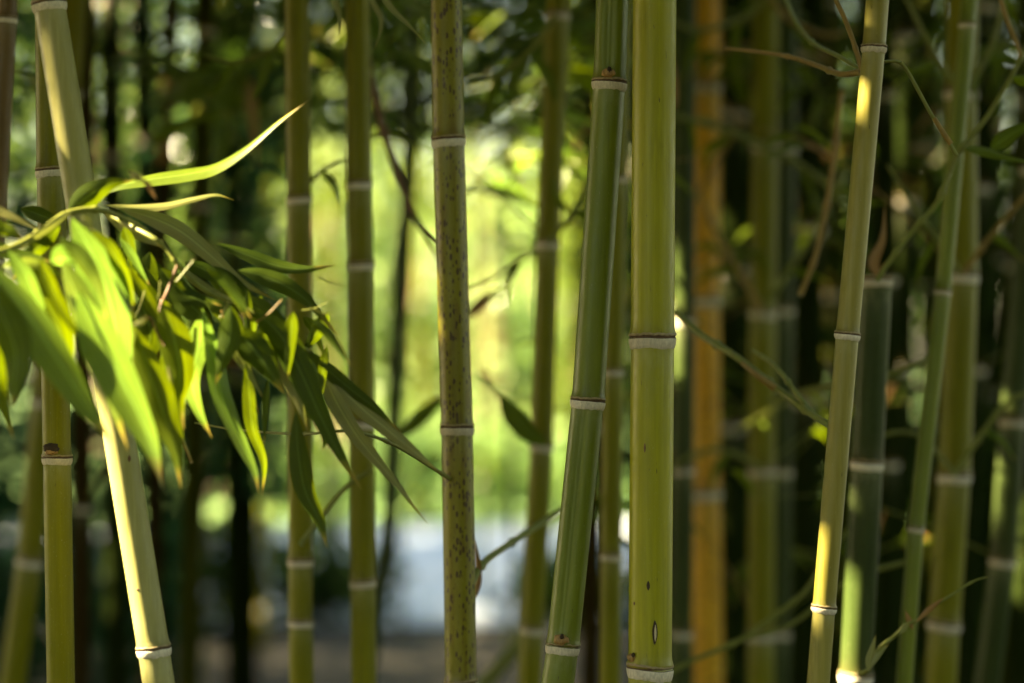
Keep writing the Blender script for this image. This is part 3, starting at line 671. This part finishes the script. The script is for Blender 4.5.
b = twig('stem', [(640, 690), (690, 662), (740, 640), (775, 615), (806, 590), (835, 545), (870, 510)], 3.6, 5, 4, M_STEM, t, o0, (0.3, 0.6))
twig('side_shoot', [(740, 640), (790, 625), (850, 580), (905, 562)], 3.6, 4, 5, M_STEM, t, o0)
t = loose('bamboo_twig', 'faint green twig crossing behind the straw-coloured culm at mid height', at(870, 380, 3.6)); o0 = at(870, 380, 3.6)
twig('stem', [(770, 400, 3.9), (820, 388, 3.7), (880, 378, 3.6), (945, 352, 3.6)], 3.6, 5, 5, M_STEM, t, o0)
t = loose('bamboo_twig', 'thick olive blurred twig slanting at the bottom edge beside the speckled culm', at(500, 665, 4.6)); o0 = at(500, 665, 4.6)
twig('stem', [(470, 700), (510, 655), (545, 610)], 4.6, 17, 14, M_STEM, t, o0)
t = loose('bamboo_twig', 'fine olive twig low between the two blurred olive culms', at(340, 495, 3.2)); o0 = at(340, 495, 3.2)
twig('stem', [(300, 545), (325, 512), (352, 482), (372, 470)], 3.2, 6, 5, M_STEM, t, o0)
t = loose('bamboo_twig', 'brown drooping twig tip under the cluster of hanging leaves', at(170, 395, 2.6)); o0 = at(170, 395, 2.6)
twig('stem', [(163, 380), (172, 410), (182, 438), (192, 463)], 2.6, 4, 2.5, M_STEMO, t, o0, (0.5,))

# ---------------------------------------------------------------- the leafy branch in front on the left
LB0 = at(-60, 250, 2.3)
LB = empty('leafy_branch', LB0, 'leafy bamboo branch with big translucent sunlit leaves in front of the leaning culm', 'branch')
st = twig('stem', [(-60, 262, 2.40), (0, 252, 2.45), (35, 236, 2.5), (66, 214, 2.55), (100, 210, 2.57), (130, 222, 2.6), (152, 236, 2.62), (166, 250, 2.64)], 2.4, 8, 5, M_STEM, LB, LB0, (0.3, 0.55, 0.8))
LV = [
 # pts, Y, w, mat, roll, kwargs
 ([(68, 212), (88, 196), (110, 184), (134, 180)], 2.42, 27, 'dark', -10, {}),
 ([(96, 197), (118, 186), (150, 179), (190, 173), (215, 167), (245, 149), (278, 122), (312, 98)], 2.50, 16, 'fresh', 50, dict(base=0.5)),
 ([(104, 205), (135, 208), (165, 206), (195, 199), (216, 195), (234, 200)], 2.52, 9.5, 'grey', 20, {}),
 ([(118, 208), (150, 217), (180, 231), (208, 253), (240, 281), (275, 300)], 2.50, 22, 'grey', 10, dict(base=0.4)),
 ([(105, 214), (125, 224), (145, 236), (166, 249)], 2.47, 19, 'grey', 20, dict(base=0.45)),
 ([(175, 262), (195, 280), (220, 296), (248, 306), (276, 324)], 2.52, 10, 'grey', 30, {}),
 ([(-20, 200), (0, 210), (22, 221), (42, 232)], 2.40, 9, 'grey', 50, {}),
 ([(-30, 205), (-5, 224), (10, 231), (22, 238)], 2.30, 16, 'mid', 10, dict(base=0.5)),
 ([(72, 211), (50, 226), (30, 240), (20, 250)], 2.34, 9, 'grey', 10, dict(base=0.5)),
 ([(70, 222), (95, 240), (115, 262), (132, 290)], 2.36, 24, 'fresh', 50, {}),
 ([(82, 215), (90, 225), (99, 238)], 2.33, 8, 'grey', 0, {}),
 ([(120, 238), (132, 254), (142, 272), (150, 286)], 2.44, 9, 'fresh', 40, {}),
 ([(50, 262), (66, 258), (84, 268), (92, 284)], 2.30, 24, 'fresh', -48, {}),
 ([(2, 266), (24, 262), (45, 266), (68, 282)], 2.30, 14, 'fresh', 40, {}),
 ([(72, 218), (96, 262), (112, 310), (122, 352), (134, 392)], 2.28, 44, 'fresh', 42, dict(base=0.4)),
 ([(78, 290), (100, 335), (124, 385), (150, 440), (163, 488)], 2.22, 40, 'fresh', 48, dict(base=0.35)),
 ([(62, 260), (78, 300), (96, 350), (112, 405), (128, 450)], 2.26, 34, 'fresh', -42, dict(base=0.35)),
 ([(-12, 262), (20, 305), (55, 355), (85, 405), (112, 442)], 2.20, 42, 'fresh', 38, dict(base=0.35)),
 ([(-25, 270), (0, 310), (15, 350), (14, 385), (11, 408)], 2.18, 40, 'mid', -10, dict(base=0.4)),
 ([(20, 262), (40, 292), (58, 325), (66, 360), (60, 400)], 2.30, 40, 'mid', 20, {}),
 ([(-20, 300), (-5, 350), (2, 400), (14, 440)], 2.3, 22, 'mid', 20, {}),
 ([(120, 262), (142, 290), (160, 318), (176, 336)], 2.42, 14, 'mid', 20, {}),
 ([(-15, 240), (10, 252), (35, 258), (52, 262)], 2.36, 18, 'dark', 30, {}),
 ([(60, 238), (84, 262), (100, 292), (108, 326)], 2.24, 20, 'fresh', -40, {}),
 ([(92, 230), (112, 252), (128, 284), (134, 318)], 2.30, 18, 'mid', 44, {}),
 ([(40, 258), (52, 290), (70, 322), (92, 350)], 2.22, 16, 'mid', 20, {}),
 ([(8, 250), (26, 275), (40, 310), (46, 345)], 2.26, 18, 'fresh', 40, {}),
 ([(96, 330), (112, 360), (120, 395), (140, 425)], 2.26, 15, 'grey', 30, {}),
 ([(112, 300), (128, 322), (136, 356), (130, 392)], 2.34, 20, 'mid', -40, {}),
 ([(20, 208), (38, 214), (55, 222), (62, 236)], 2.5, 18, 'dark', 20, {}),
 ([(60, 226), (40, 246), (22, 262), (12, 282)], 2.4, 18, 'dark', 20, {}),
]
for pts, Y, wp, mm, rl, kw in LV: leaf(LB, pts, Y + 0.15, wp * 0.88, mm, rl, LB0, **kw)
leaf(LB, [(128, 171), (137, 177), (145, 181)], 2.46, 9, 'grey', 0, LB0, name='sheath', base=0.5)
leaf(LB, [(142, 178), (150, 188), (157, 200)], 2.46, 6, 'dry', 0, LB0, name='sheath', base=0.5)
leaf(LB, [(132, 325), (140, 323), (147, 316)], 2.4, 5, 'grey', 0, LB0, name='sheath', base=0.5)
leaf(LB, [(91, 422), (90, 410), (91, 399)], 2.4, 6, 'grey', 0, LB0, name='sheath', base=0.5)

DB0 = at(150, 200, 2.58)
DB = empty('leafy_branch', DB0, 'drooping bamboo branch of dark hanging leaves with browned tips, behind the sunlit leaves', 'branch')
twig('stem', [(110, 215, 2.6), (150, 236, 2.56), (164, 246, 2.56), (178, 264, 2.56), (205, 290, 2.57), (240, 305, 2.58), (280, 330, 2.58), (310, 352, 2.6)], 2.57, 4.5, 3, M_STEM, DB, DB0, (0.25, 0.4, 0.6, 0.8))
twig('stem', [(178, 264, 2.56), (168, 290, 2.56), (160, 312, 2.54), (172, 335, 2.54)], 2.55, 3.5, 3, M_STEMB, DB, DB0, (0.5,))
twig('side_shoot', [(176, 282), (186, 270), (194, 260)], 2.55, 2, 1.2, M_STEM, DB, DB0)
twig('side_shoot', [(220, 318), (227, 305), (231, 293)], 2.55, 2, 1.2, M_STEM, DB, DB0)
twig('side_shoot', [(140, 325), (150, 318), (158, 335), (164, 345)], 2.5, 3, 2, M_STEMB, DB, DB0)
DV = [
 ([(163, 300), (172, 330), (180, 370), (178, 400), (184, 430)], 2.50, 29, 'mid', 10, dict(base=0.35)),
 ([(203, 312), (199, 345), (192, 378), (199, 410), (212, 438)], 2.56, 20, 'fresh', 40, {}),
 ([(202, 308), (213, 350), (222, 395), (240, 440), (254, 470), (259, 494)], 2.55, 16, 'fresh', 24, dict(base=0.35)),
 ([(231, 306), (230, 335), (222, 360), (216, 384)], 2.52, 22, 'dark', 0, {}),
 ([(230, 342), (240, 358), (252, 378), (264, 400)], 2.58, 9, 'grey', 20, {}),
 ([(236, 326), (250, 345), (268, 368), (285, 394)], 2.54, 27, 'dark', 0, dict(base=0.4)),
 ([(246, 362), (250, 400), (253, 430), (264, 462), (262, 496)], 2.58, 12, 'mid', 30, {}),
 ([(268, 378), (266, 405), (265, 425), (264, 446)], 2.58, 7, 'dark', 30, {}),
 ([(252, 308), (280, 335), (302, 375), (320, 415), (340, 455), (362, 490)], 2.56, 26, 'dark', 0, dict(base=0.3)),
 ([(277, 352), (290, 380), (300, 405), (308, 432)], 2.6, 14, 'grey', 10, {}),
 ([(296, 412), (298, 450), (305, 490), (320, 522), (327, 548)], 2.58, 19, 'dark', 0, dict(base=0.4)),
 ([(296, 345), (325, 368), (352, 390), (380, 412), (402, 434)], 2.62, 14, 'dark', 10, {}),
 ([(330, 375), (355, 402), (388, 430), (415, 452), (441, 474)], 2.62, 15, 'grey', 10, dict(base=0.35)),
 ([(322, 372), (338, 405), (360, 440), (392, 478), (428, 524)], 2.64, 16, 'grey', 20, dict(base=0.25)),
 ([(303, 356), (310, 368), (316, 380), (321, 396)], 2.57, 11, 'fresh', 0, {}),
 ([(215, 243), (245, 254), (275, 265), (305, 269), (336, 265)], 2.66, 13, 'dark', 10, dict(base=0.45)),
 ([(238, 270), (262, 276), (288, 287), (312, 305), (340, 338)], 2.62, 17, 'dark', 10, dict(base=0.4)),
 ([(328, 312), (320, 328), (310, 342), (302, 354)], 2.64, 14, 'dark', 10, {}),
 ([(136, 330), (150, 375), (164, 415), (176, 450), (181, 488)], 2.46, 31, 'mid', 0, dict(base=0.35)),
 ([(168, 365), (171, 382), (172, 402)], 2.5, 4, 'grey', 0, {}),
 ([(162, 352), (166, 378), (168, 396), (171, 410)], 2.52, 8, 'mid', 40, {}),
 ([(322, 398), (322, 420), (325, 440), (322, 452)], 2.58, 9, 'mid', 20, {}),
 ([(238, 300), (262, 312), (285, 335), (296, 362)], 2.6, 22, 'dark', 10, {}),
 ([(262, 322), (270, 345), (290, 365), (312, 378)], 2.6, 20, 'mid', 10, {}),
 ([(205, 300), (225, 312), (238, 330), (246, 352)], 2.6, 16, 'mid', 20, {}),
 ([(290, 372), (296, 392), (304, 410), (318, 424)], 2.61, 14, 'mid', 10, {}),
 ([(160, 268), (180, 290), (200, 300), (222, 306)], 2.6, 20, 'dark', 15, {}),
 ([(170, 292), (190, 305), (205, 320), (212, 344)], 2.6, 22, 'dark', 15, {}),
 ([(185, 262), (205, 270), (228, 284), (240, 302)], 2.64, 14, 'dark', 25, {}),
 ([(150, 252), (146, 280), (152, 305), (150, 330)], 2.62, 22, 'dark', 10, {}),
 ([(140, 300), (150, 330), (148, 360), (158, 390)], 2.6, 24, 'dark', 10, {}),
]
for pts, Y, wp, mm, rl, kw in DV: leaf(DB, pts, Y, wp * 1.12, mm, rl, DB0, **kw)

# small narrow leaves and bare twig ends filling out the drooping branch
lr = random.Random(21)
for i in range(26):
    x0, y0 = lr.uniform(60, 330), lr.uniform(225, 350); y0 = max(y0, 225 + (x0 - 120) * .5)
    l = lr.uniform(40, 95); a = R(lr.uniform(35, 105)); bx, by = math.cos(a) * l, math.sin(a) * l
    leaf(DB, [(x0, y0), (x0 + bx * .35, y0 + by * .3 - 3), (x0 + bx * .7, y0 + by * .65), (x0 + bx * .95, y0 + by)], lr.uniform(2.60, 2.67) if x0 < 170 else lr.uniform(2.5, 2.72), lr.uniform(6, 14), lr.choice(['dark', 'dark', 'dark', 'mid']), lr.uniform(-40, 40), DB0, nl=16, na=5)
for i in range(12):
    x0, y0 = lr.uniform(130, 320), lr.uniform(260, 360); a = R(lr.uniform(-60, 120)); l = lr.uniform(14, 34)
    twig('side_shoot', [(x0, y0), (x0 + math.cos(a) * l * .5, y0 + math.sin(a) * l * .5 + 2), (x0 + math.cos(a) * l, y0 + math.sin(a) * l)], lr.uniform(2.52, 2.6), 1.8, 0.9, lr.choice([M_STEM, M_STEMO]), DB, DB0)

# ---------------------------------------------------------------- softly blurred leaf sprays behind the front row
def spray(label, x0, y0, x1, y1, Y, n=14, L=0.11, W=0.016, down=0.5, m=None, sp=0.16):
    a, b2 = at(x0, y0, Y), at(x1, y1, Y + random.uniform(-0.3, 0.3)); r = empty('bamboo_spray', a, label, 'branch', 'blurred leafy sprays behind the front row')
    mid = (a + b2) / 2 + Vector((0, 0, 0.06))
    P = catmull([a, mid, b2], 14); V, Fc = tube_mesh(P, [0.0035 * (1 - i / 20) for i in range(15)], 6); build('stem', V, Fc, M_STEM, r, origin=a)
    for i in range(n):
        t = random.uniform(0.15, 1); p = P[min(14, int(t * 14))]
        d = Vector((random.gauss(0, 1), random.gauss(0, .6), random.gauss(0, .5) - down)).normalized()
        l = L * random.uniform(.7, 1.2); q = p + d * l; q2 = p + d * l * .5 + Vector((0, 0, 0.012)); side = d.cross(Vector((random.gauss(0, 1), random.gauss(0, 1), .3))).normalized() * W * .5
        Vv, Ff, UV = [], [], []
        pts = [p, p + (q2 - p) * .6, q2, q2 + (q - q2) * .55, q]; ws = [0.1, 0.95, 0.9, 0.55, 0.05]
        for k, (c, ww) in enumerate(zip(pts, ws)):
            Vv += [c - side * ww, c - Vector((0, 0, W * .12 * ww)), c + side * ww]; UV += [(0, k / 4), (.5, k / 4), (1, k / 4)]
        for k in range(4):
            for j in range(2): e = k * 3 + j; Ff.append((e, e + 1, e + 4, e + 3))
        build('leaf', Vv, Ff, ML[m or random.choice(['mid', 'fresh', 'mid'])], r, uvs=UV, origin=a)
spray('blurred green spray fanning out above the bright clearing, beside the speckled culm', 440, 215, 590, 165, 4.4, 20, L=.14, W=.021, m='fresh', down=.3)
spray('blurred leafy spray at the top edge between the speckled culm and the curving one', 470, 20, 620, 60, 4.8, 22, L=.15, W=.022)
spray('blurred leafy spray hanging behind the top of the fluted culm', 640, 60, 500, 130, 4.2, 20, L=.14, W=.021)
spray('blurred leafy spray at the top edge above the reddish twig', 330, 40, 440, 20, 4.6, 20, L=.14, W=.022, m='fresh')
spray('blurred yellow-green spray beside the reddish twig, above the clearing', 440, 60, 350, 105, 4.7, 14, L=.12, W=.02, m='fresh')
spray('dark blurred leafy spray over the clearing beside the two-jointed culm', 300, 60, 200, 110, 4.6, 18, L=.14, W=.02)
spray('dim leafy spray in the upper dark between the orange culm and the straw-coloured culm', 700, 60, 840, 110, 4.6, 26, L=.11, m='mid')
spray('dim leafy spray at mid height behind the long yellow-green twig', 760, 250, 660, 330, 4.4, 10, L=.10, m='mid')
spray('dim leafy spray in the dark at the upper corner beyond the very thin shoot', 1060, 90, 930, 40, 4.4, 26, L=.11, m='mid')
spray('dim leafy spray low in the dark between the orange culm and the stump', 840, 560, 700, 600, 4.8, 8, L=.10, m='mid')
spray('dim green spray in the dark above the bright long leaf', 130, 60, 240, 130, 5.0, 22, L=.15, W=.022, m='fresh')
t = empty('bamboo_leaf', at(500, 398, 3.75), 'broad dark green blurred leaf across the curving culm', 'leaf'); o0 = at(500, 398, 3.75)
leaf(t, [(500, 396), (515, 418), (535, 438), (556, 446)], 3.7, 22, 'mid', 0, o0, name='blade', base=.4)
t = empty('bamboo_leaf', at(472, 312, 4.0), 'orange-brown dry leaf, blurred, beside the speckled culm', 'leaf'); o0 = at(472, 312, 4.0)
leaf(t, [(466, 318), (478, 306), (492, 294), (506, 290)], 4.0, 13, 'dry', 0, o0, name='blade')
t = empty('bamboo_leaf', at(250, 80, 4.6), 'orange-brown dry sheath hanging blurred above the bright long leaf', 'leaf'); o0 = at(250, 80, 4.6)
leaf(t, [(250, 78), (252, 110), (255, 140), (256, 172)], 4.6, 11, 'dry', 0, o0, name='blade')
t = empty('bamboo_leaf', at(165, 130, 4.2), 'blurred olive leaf in the dark above the bright long leaf', 'leaf'); o0 = at(165, 130, 4.2)
leaf(t, [(150, 145), (170, 130), (200, 118), (240, 112)], 4.2, 13, 'mid', 0, o0, name='blade')
t = empty('bamboo_leaf', at(440, 420, 4.0), 'blurred olive leaf pointing up at the speckled culm from behind the hanging tips', 'leaf'); o0 = at(440, 420, 4.0)
leaf(t, [(398, 438), (420, 418), (438, 402), (462, 392)], 4.0, 16, 'mid', 0, o0, name='blade')

# ---------------------------------------------------------------- lit points: gaps in the canopy towards the sun
GAPS = []
def gap(px, py, Y, r): GAPS.append((at(px, py, Y), r))
for x, y, r in [(22, 268, .05), (72, 270, .045), (50, 300, .04), (112, 305, .03), (38, 340, .035), (80, 340, .04), (118, 340, .03), (95, 245, .04), (100, 375, .05), (125, 400, .05), (140, 430, .04), (60, 380, .03), (5, 320, .03)]: gap(x, y, 2.45, r)
for x, y in [(120, 186), (170, 176), (220, 165), (250, 146), (285, 117), (150, 178)]: gap(x, y, 2.64, .022)
gap(150, 217, 2.5, .02); gap(15, 215, 2.4, .03); gap(220, 275, 2.5, .02)
for y in range(420, 690, 30): gap(100 + (y - 400) * .19, y, 2.70, .022)
for y in (112, 130, 148): gap(55 + (y - 110) * .15, y, 2.68, .006)
for y in (75, 110, 150, 185): gap(37, y, 2.85, .003)
for x, y in [(228, 415), (245, 450), (200, 400)]: gap(x, y, 2.56, .010)
gap(315, 375, 2.57, .012); gap(318, 520, 2.58, .012)
for x, y in [(867, 8), (853, 82), (850, 96), (822, 540), (820, 550), (818, 575), (816, 590), (814, 605), (812, 622)]: gap(x, y, 2.752, .012)
for y in (490, 508): gap(853, y, 3.34, .008)
for y in (590, 610, 630, 650, 670, 690): gap(846, y, 3.34, .03)
for x, y in [(870, 660), (880, 645), (905, 625)]: gap(x, y, 3.03, .012)
for x, y in [(1001, 390), (1000, 405), (994, 455), (993, 480), (990, 500)]: gap(x, y, 4.0, .009)
for x, y, Y in [(907, 148, 5.6), (925, 245, 5.2), (98, 28, 5.2)]: gap(x, y, Y, .03)
for x, y, Y in [(510, 130, 4.2), (545, 190, 4.4), (480, 195, 4.4), (400, 50, 4.6), (380, 90, 4.6), (530, 60, 4.8), (590, 90, 4.2)]: gap(x, y, Y, .05)

# canopy over the grove: crowns of the culms, above the picture, shaped to dapple the sun; open sky towards the front left
def boxpts(n, x0, x1, y0, y1, z0, z1): return np.column_stack([rng.uniform(x0, x1, n), rng.uniform(y0, y1, n), rng.uniform(z0, z1, n)])
Cn = np.concatenate([boxpts(34000, -8.5, 5.5, 0.5, 10.5, 2.5, 5.0),
                     boxpts(26000, -5.5, -0.2, 0.0, 5.5, 2.3, 4.4),
                     boxpts(13000, -1.8, 6.0, -6.0, 1.0, 2.5, 5.0)])
GD = []
def guard(pts, Y):  # extra canopy leaves added along sun rays to keep these culms in shade
    for (xa, ya), (xb, yb) in zip(pts, pts[1:]):
        for q in range(int(abs(yb - ya) / 12) + 1):
            P_ = at(xa + (xb - xa) * q * 12 / max(12, abs(yb - ya)), ya + 12 * q, Y)
            for _ in range(18): GD.append(np.array(P_ + S * random.uniform(2.0, 5.0)) + rng.normal(size=3) * 0.04)
guard([(655, -10), (650, 690)], 2.8); guard([(611, -10), (588, 400), (557, 690)], 2.84); guard([(446, -10), (461, 690)], 3.02)
guard([(558, -10), (530, 690)], 3.85); guard([(847, 200), (834, 500)], 2.76); guard([(955, -10), (903, 690)], 3.3); guard([(706, -10), (706, 690)], 4.7)
guard([(299, -10), (300, 690)], 3.45); guard([(358, -10), (362, 690)], 3.45); guard([(970, -10), (940, 690)], 3.85); guard([(764, -10), (764, 690)], 4.5); guard([(617, -10), (611, 690)], 3.6)
guard([(52, -10), (60, 100)], 2.7); guard([(66, 165), (90, 240)], 2.7); guard([(862, 0), (845, 34)], 2.76); guard([(672, 240), (740, 110)], 4.5); guard([(727, 70), (727, 150)], 6.0); guard([(704, 250), (704, 400)], 4.68); guard([(640, 0), (662, 690)], 2.79); guard([(36, 250), (60, 690)], 2.86); guard([(700, 334), (825, 420)], 3.1)
Cn = np.concatenate([Cn, np.array(GD)])
nC = len(Cn)
scatter('canopy_foliage', Cn, rng.uniform(.20, .36, nC), rng.uniform(.035, .06, nC), M_CANOPY, filt=True, kind='stuff', label='unseen leafy crowns of the bamboo grove overhead, with leaves added to shade the culms')
# deep thicket foliage to both sides, and hanging over the clearing
def wedge(n, pxa, pxb, pya, pyb, Ya, Yb):
    Y = rng.uniform(Ya, Yb, n); px = rng.uniform(pxa, pxb, n); py = rng.uniform(pya, pyb, n)
    return np.column_stack([(px - 512) / F * Y, Y, np.maximum(0.05 + rng.uniform(0, .5, n), CAMZ - (py - 341.5) / F * Y)])
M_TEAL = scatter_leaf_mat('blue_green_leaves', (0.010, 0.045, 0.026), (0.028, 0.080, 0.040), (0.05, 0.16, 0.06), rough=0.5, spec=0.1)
Cl = np.concatenate([wedge(20000, -900, 200, -500, 690, 6.5, 11.5), wedge(1000, 190, 290, 60, 500, 7, 10), wedge(4000, -300, 190, 420, 700, 7.0, 11.5)])
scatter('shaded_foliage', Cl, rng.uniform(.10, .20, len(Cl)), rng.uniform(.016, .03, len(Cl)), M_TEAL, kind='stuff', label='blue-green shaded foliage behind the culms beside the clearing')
Ct = np.concatenate([wedge(36000, 640, 2000, -500, 690, 6.0, 11.5), wedge(9000, 640, 1300, 420, 720, 7.0, 11.5), wedge(1800, 575, 660, -300, 480, 7.5, 9.5),
                     wedge(6200, 200, 660, -420, 70, 6.0, 10), wedge(800, 200, 640, 60, 140, 6.0, 10)])
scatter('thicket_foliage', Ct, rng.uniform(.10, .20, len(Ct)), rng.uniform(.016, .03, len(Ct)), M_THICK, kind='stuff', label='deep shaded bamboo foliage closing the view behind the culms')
Ch = np.concatenate([wedge(420, 280, 650, 110, 500, 10.5, 15), wedge(500, 280, 650, 40, 230, 10.5, 15), wedge(260, 190, 330, 150, 560, 9.5, 13)])
scatter('hanging_foliage', Ch, rng.uniform(.12, .24, len(Ch)), rng.uniform(.02, .035, len(Ch)), M_SPRAY, kind='stuff', label='loose leafy twigs hanging at the edge of the bright clearing')
Cw = np.concatenate([boxpts(9000, -9.5, -6.5, -7.0, 3.0, 0.1, 3.4), boxpts(2500, -7.0, -2.5, -7.5, -5.0, 0.1, 2.6), boxpts(5000, -4.5, -1.7, 4.2, 9.0, 0.1, 4.0), boxpts(7000, 2.6, 5.5, -6.0, 6.5, 0.1, 4.0), boxpts(7000, -2.5, 5.0, -6.5, -3.5, 0.1, 4.5)])  # leaf walls added mostly out of view to block fill light
scatter('grove_foliage', Cw, rng.uniform(.2, .4, len(Cw)), rng.uniform(.04, .07, len(Cw)), M_THICK, filt=True, kind='stuff', label='leaf walls added around the grove, mostly out of view, to cut the sky light')

# ---------------------------------------------------------------- sunlit shrubs and trees beyond the lawn
M_PALE = scatter_leaf_mat('pale_tree_leaves', (0.22, 0.33, 0.13), (0.38, 0.46, 0.22), (0.60, 0.76, 0.34), rough=0.25, trans=0.5)
M_MIDT = scatter_leaf_mat('green_tree_leaves', (0.05, 0.11, 0.03), (0.14, 0.21, 0.05), (0.25, 0.36, 0.07), rough=0.25)
def tree(x, y, h, wd, label, group, n=2600, low=0.2, m=M_SUNNY):
    r = empty('tree', (x, y, 0), label, 'tree', group)
    rr = random.Random(int(x * 31 + y))
    V, Fc = tube_mesh([Vector((0, 0, -.05)), Vector((.05, 0, h * .3)), Vector((-.05, .05, h * .6)), Vector((.1, 0, h * .85))], [h * .03, h * .024, h * .015, h * .006], 8)
    build('trunk', V, Fc, M_STEMB, r)
    cl = [Vector((rr.gauss(0, wd * .30), rr.gauss(0, wd * .25), h * (low + (1 - low) * rr.random()))) for _ in range(16)]
    C = np.concatenate([np.array(c) + rng.normal(size=(n // 16, 3)) * [wd * .13, wd * .13, h * .075] for c in cl])
    C = C[C[:, 2] > 0.1]
    scatter('crown', C, rng.uniform(.16, .34, len(C)), rng.uniform(.08, .16, len(C)), m, down=0.1, parent=r)
for x, y, h, wd, m, n, l in [(-3.4, 27, 4.4, 2.2, M_MIDT, 2600, 'green leafy tree beyond the lawn behind the two-jointed blurred culm'), (-1.9, 29, 4.2, 2.0, M_SUNNY, 1800, 'pale sunlit tree beyond the lawn behind the four-jointed culm'),
        (-0.75, 27.5, 3.2, 1.6, M_PALE, 1300, 'bright pale tree beyond the lawn showing beside the speckled culm'), (0.1, 26, 3.0, 1.3, M_SUNNY, 1200, 'small yellow-green tree in sun beyond the lawn behind the broad dark leaf'), (1.0, 29.5, 4.0, 2.2, M_MIDT, 2000, 'sunlit tree beyond the lawn behind the curving blurred culm'),
        (2.8, 31, 6.0, 3.2, M_MIDT, 2600, 'green tree beyond the lawn behind the fluted culm'), (-5.2, 31, 7, 3.6, M_MIDT, 2600, 'tall tree beyond the lawn behind the dark thicket and the bright long leaf'),
        (-2.55, 21, 2.7, 1.0, M_MIDT, 800, 'small dark green tree on the lawn behind the hanging leaf tips'), (-1.05, 22, 2.0, .7, M_MIDT, 450, 'slim young green tree on the lawn between the two middle blurred culms'), (0.62, 21.5, 3.4, .9, M_MIDT, 650, 'slim dark green tree on the lawn just beside the fluted culm'),
        (-1.55, 20.6, 3.7, 0.8, M_PALE, 190, 'sparse young tree with glinting sunlit leaves, between the two middle blurred culms'), (-0.15, 21.5, 3.4, 0.9, M_PALE, 170, 'sparse young tree with bright scattered leaves, right behind the reddish dry leaf'),
        (-0.75, 20.3, 3.3, 0.8, M_PALE, 150, 'sparse young tree with pale glinting leaves, behind the crooked dark culm'), (0.35, 22.5, 3.2, 0.8, M_SUNNY, 170, 'sparse young tree in sun behind the curving blurred culm'), (-2.3, 22, 3.0, 0.8, M_SUNNY, 150, 'sparse young tree in sun behind the two-jointed culm and the hanging tips')]:
    tree(x, y, h, wd, l, 'trees beyond the lawn', n=n, m=m)
for x, y, h, wd in [(-5.6, 12.2, 5.0, 2.6), (-5.8, 14.6, 5.4, 2.8), (-6.2, 16.4, 4.6, 2.0), (-9.0, 13.5, 8.5, 3.6), (-7.2, 18.0, 5.6, 2.4), (-7.0, 14.0, 6.0, 2.6), (-5.0, 16.0, 5.4, 2.2)]:
    tree(x, y, h, wd, 'leafy tree beside the pale path, throwing shade across it from outside the view', 'trees shading the path', n=1900, m=M_THICK)
for (x, y, h, wd), l in zip([(-9, 33, 8, 4.5), (-14, 38, 10, 6), (6, 34, 8, 4.5), (10, 36, 9, 5), (-2.5, 42, 11, 6), (4, 44, 12, 6), (-7, 45, 12, 6)],
        ['distant tall tree behind the pale leaning culm', 'distant tall tree off beyond the brown stained culm', 'distant tall tree behind the orange culm', 'distant tall tree behind the straw-coloured culm', 'distant tall tree above the pale tree in the clearing', 'distant tall tree behind the fluted culm and the thickest culm', 'distant tall tree behind the upper dark thicket and the brown sheath']):
    tree(x, y, h, wd, l, 'tall trees far behind the lawn', n=3000, m=M_MIDT)

def shrub(x, y, h, wd, label, m=M_SUNNY, n=700):
    r = empty('shrub', (x, y, 0), label, 'shrub', 'low shrubs along the path')
    rr = random.Random(int(x * 77 + y)); sv, sf = [], []
    for q in range(5):
        V, Fc = tube_mesh([Vector((0, 0, -.02)), Vector((rr.gauss(0, wd * .15), rr.gauss(0, wd * .15), h * .5)), Vector((rr.gauss(0, wd * .3), rr.gauss(0, wd * .3), h * .9))], [.012, .009, .004], 5)
        sf += [tuple(i + len(sv) for i in f) for f in Fc]; sv += V
    build('stem', sv, sf, M_STEMB, r)
    C = rng.normal(size=(n, 3)) * [wd * .28, wd * .28, h * .26] + [0, 0, h * .55]; C = C[C[:, 2] > 0.03]
    scatter('crown', C, rng.uniform(.10, .2, len(C)), rng.uniform(.03, .06, len(C)), m, down=-0.2, parent=r)
for x, y, h, wd, l in [(-1.65, 18.9, .6, 1.0, 'low sunlit shrub at the far edge of the pale path, behind the two-jointed culm'), (-0.8, 18.8, .8, .9, 'yellow-green sunlit shrub at the far edge of the path, behind the four-jointed culm'),
        (-0.1, 19.2, .7, .9, 'low bright shrub at the far edge of the path beside the speckled culm'), (0.55, 18.9, .6, .8, 'small bright shrub beyond the path behind the fluted culm')]:
    shrub(x, y, h, wd, l)
for x, y, h, wd, l in [(-1.5, 11.6, .55, .7, 'dark shaded shrub at the near edge of the pale path under the dark leaves'), (-0.95, 12.2, .35, .6, 'small dark shrub at the near edge of the path between two blurred culms'), (0.32, 11.8, .35, .5, 'small dark shrub at the near edge of the path behind the fluted culm')]:
    shrub(x, y, h, wd, l, M_THICK, 500)
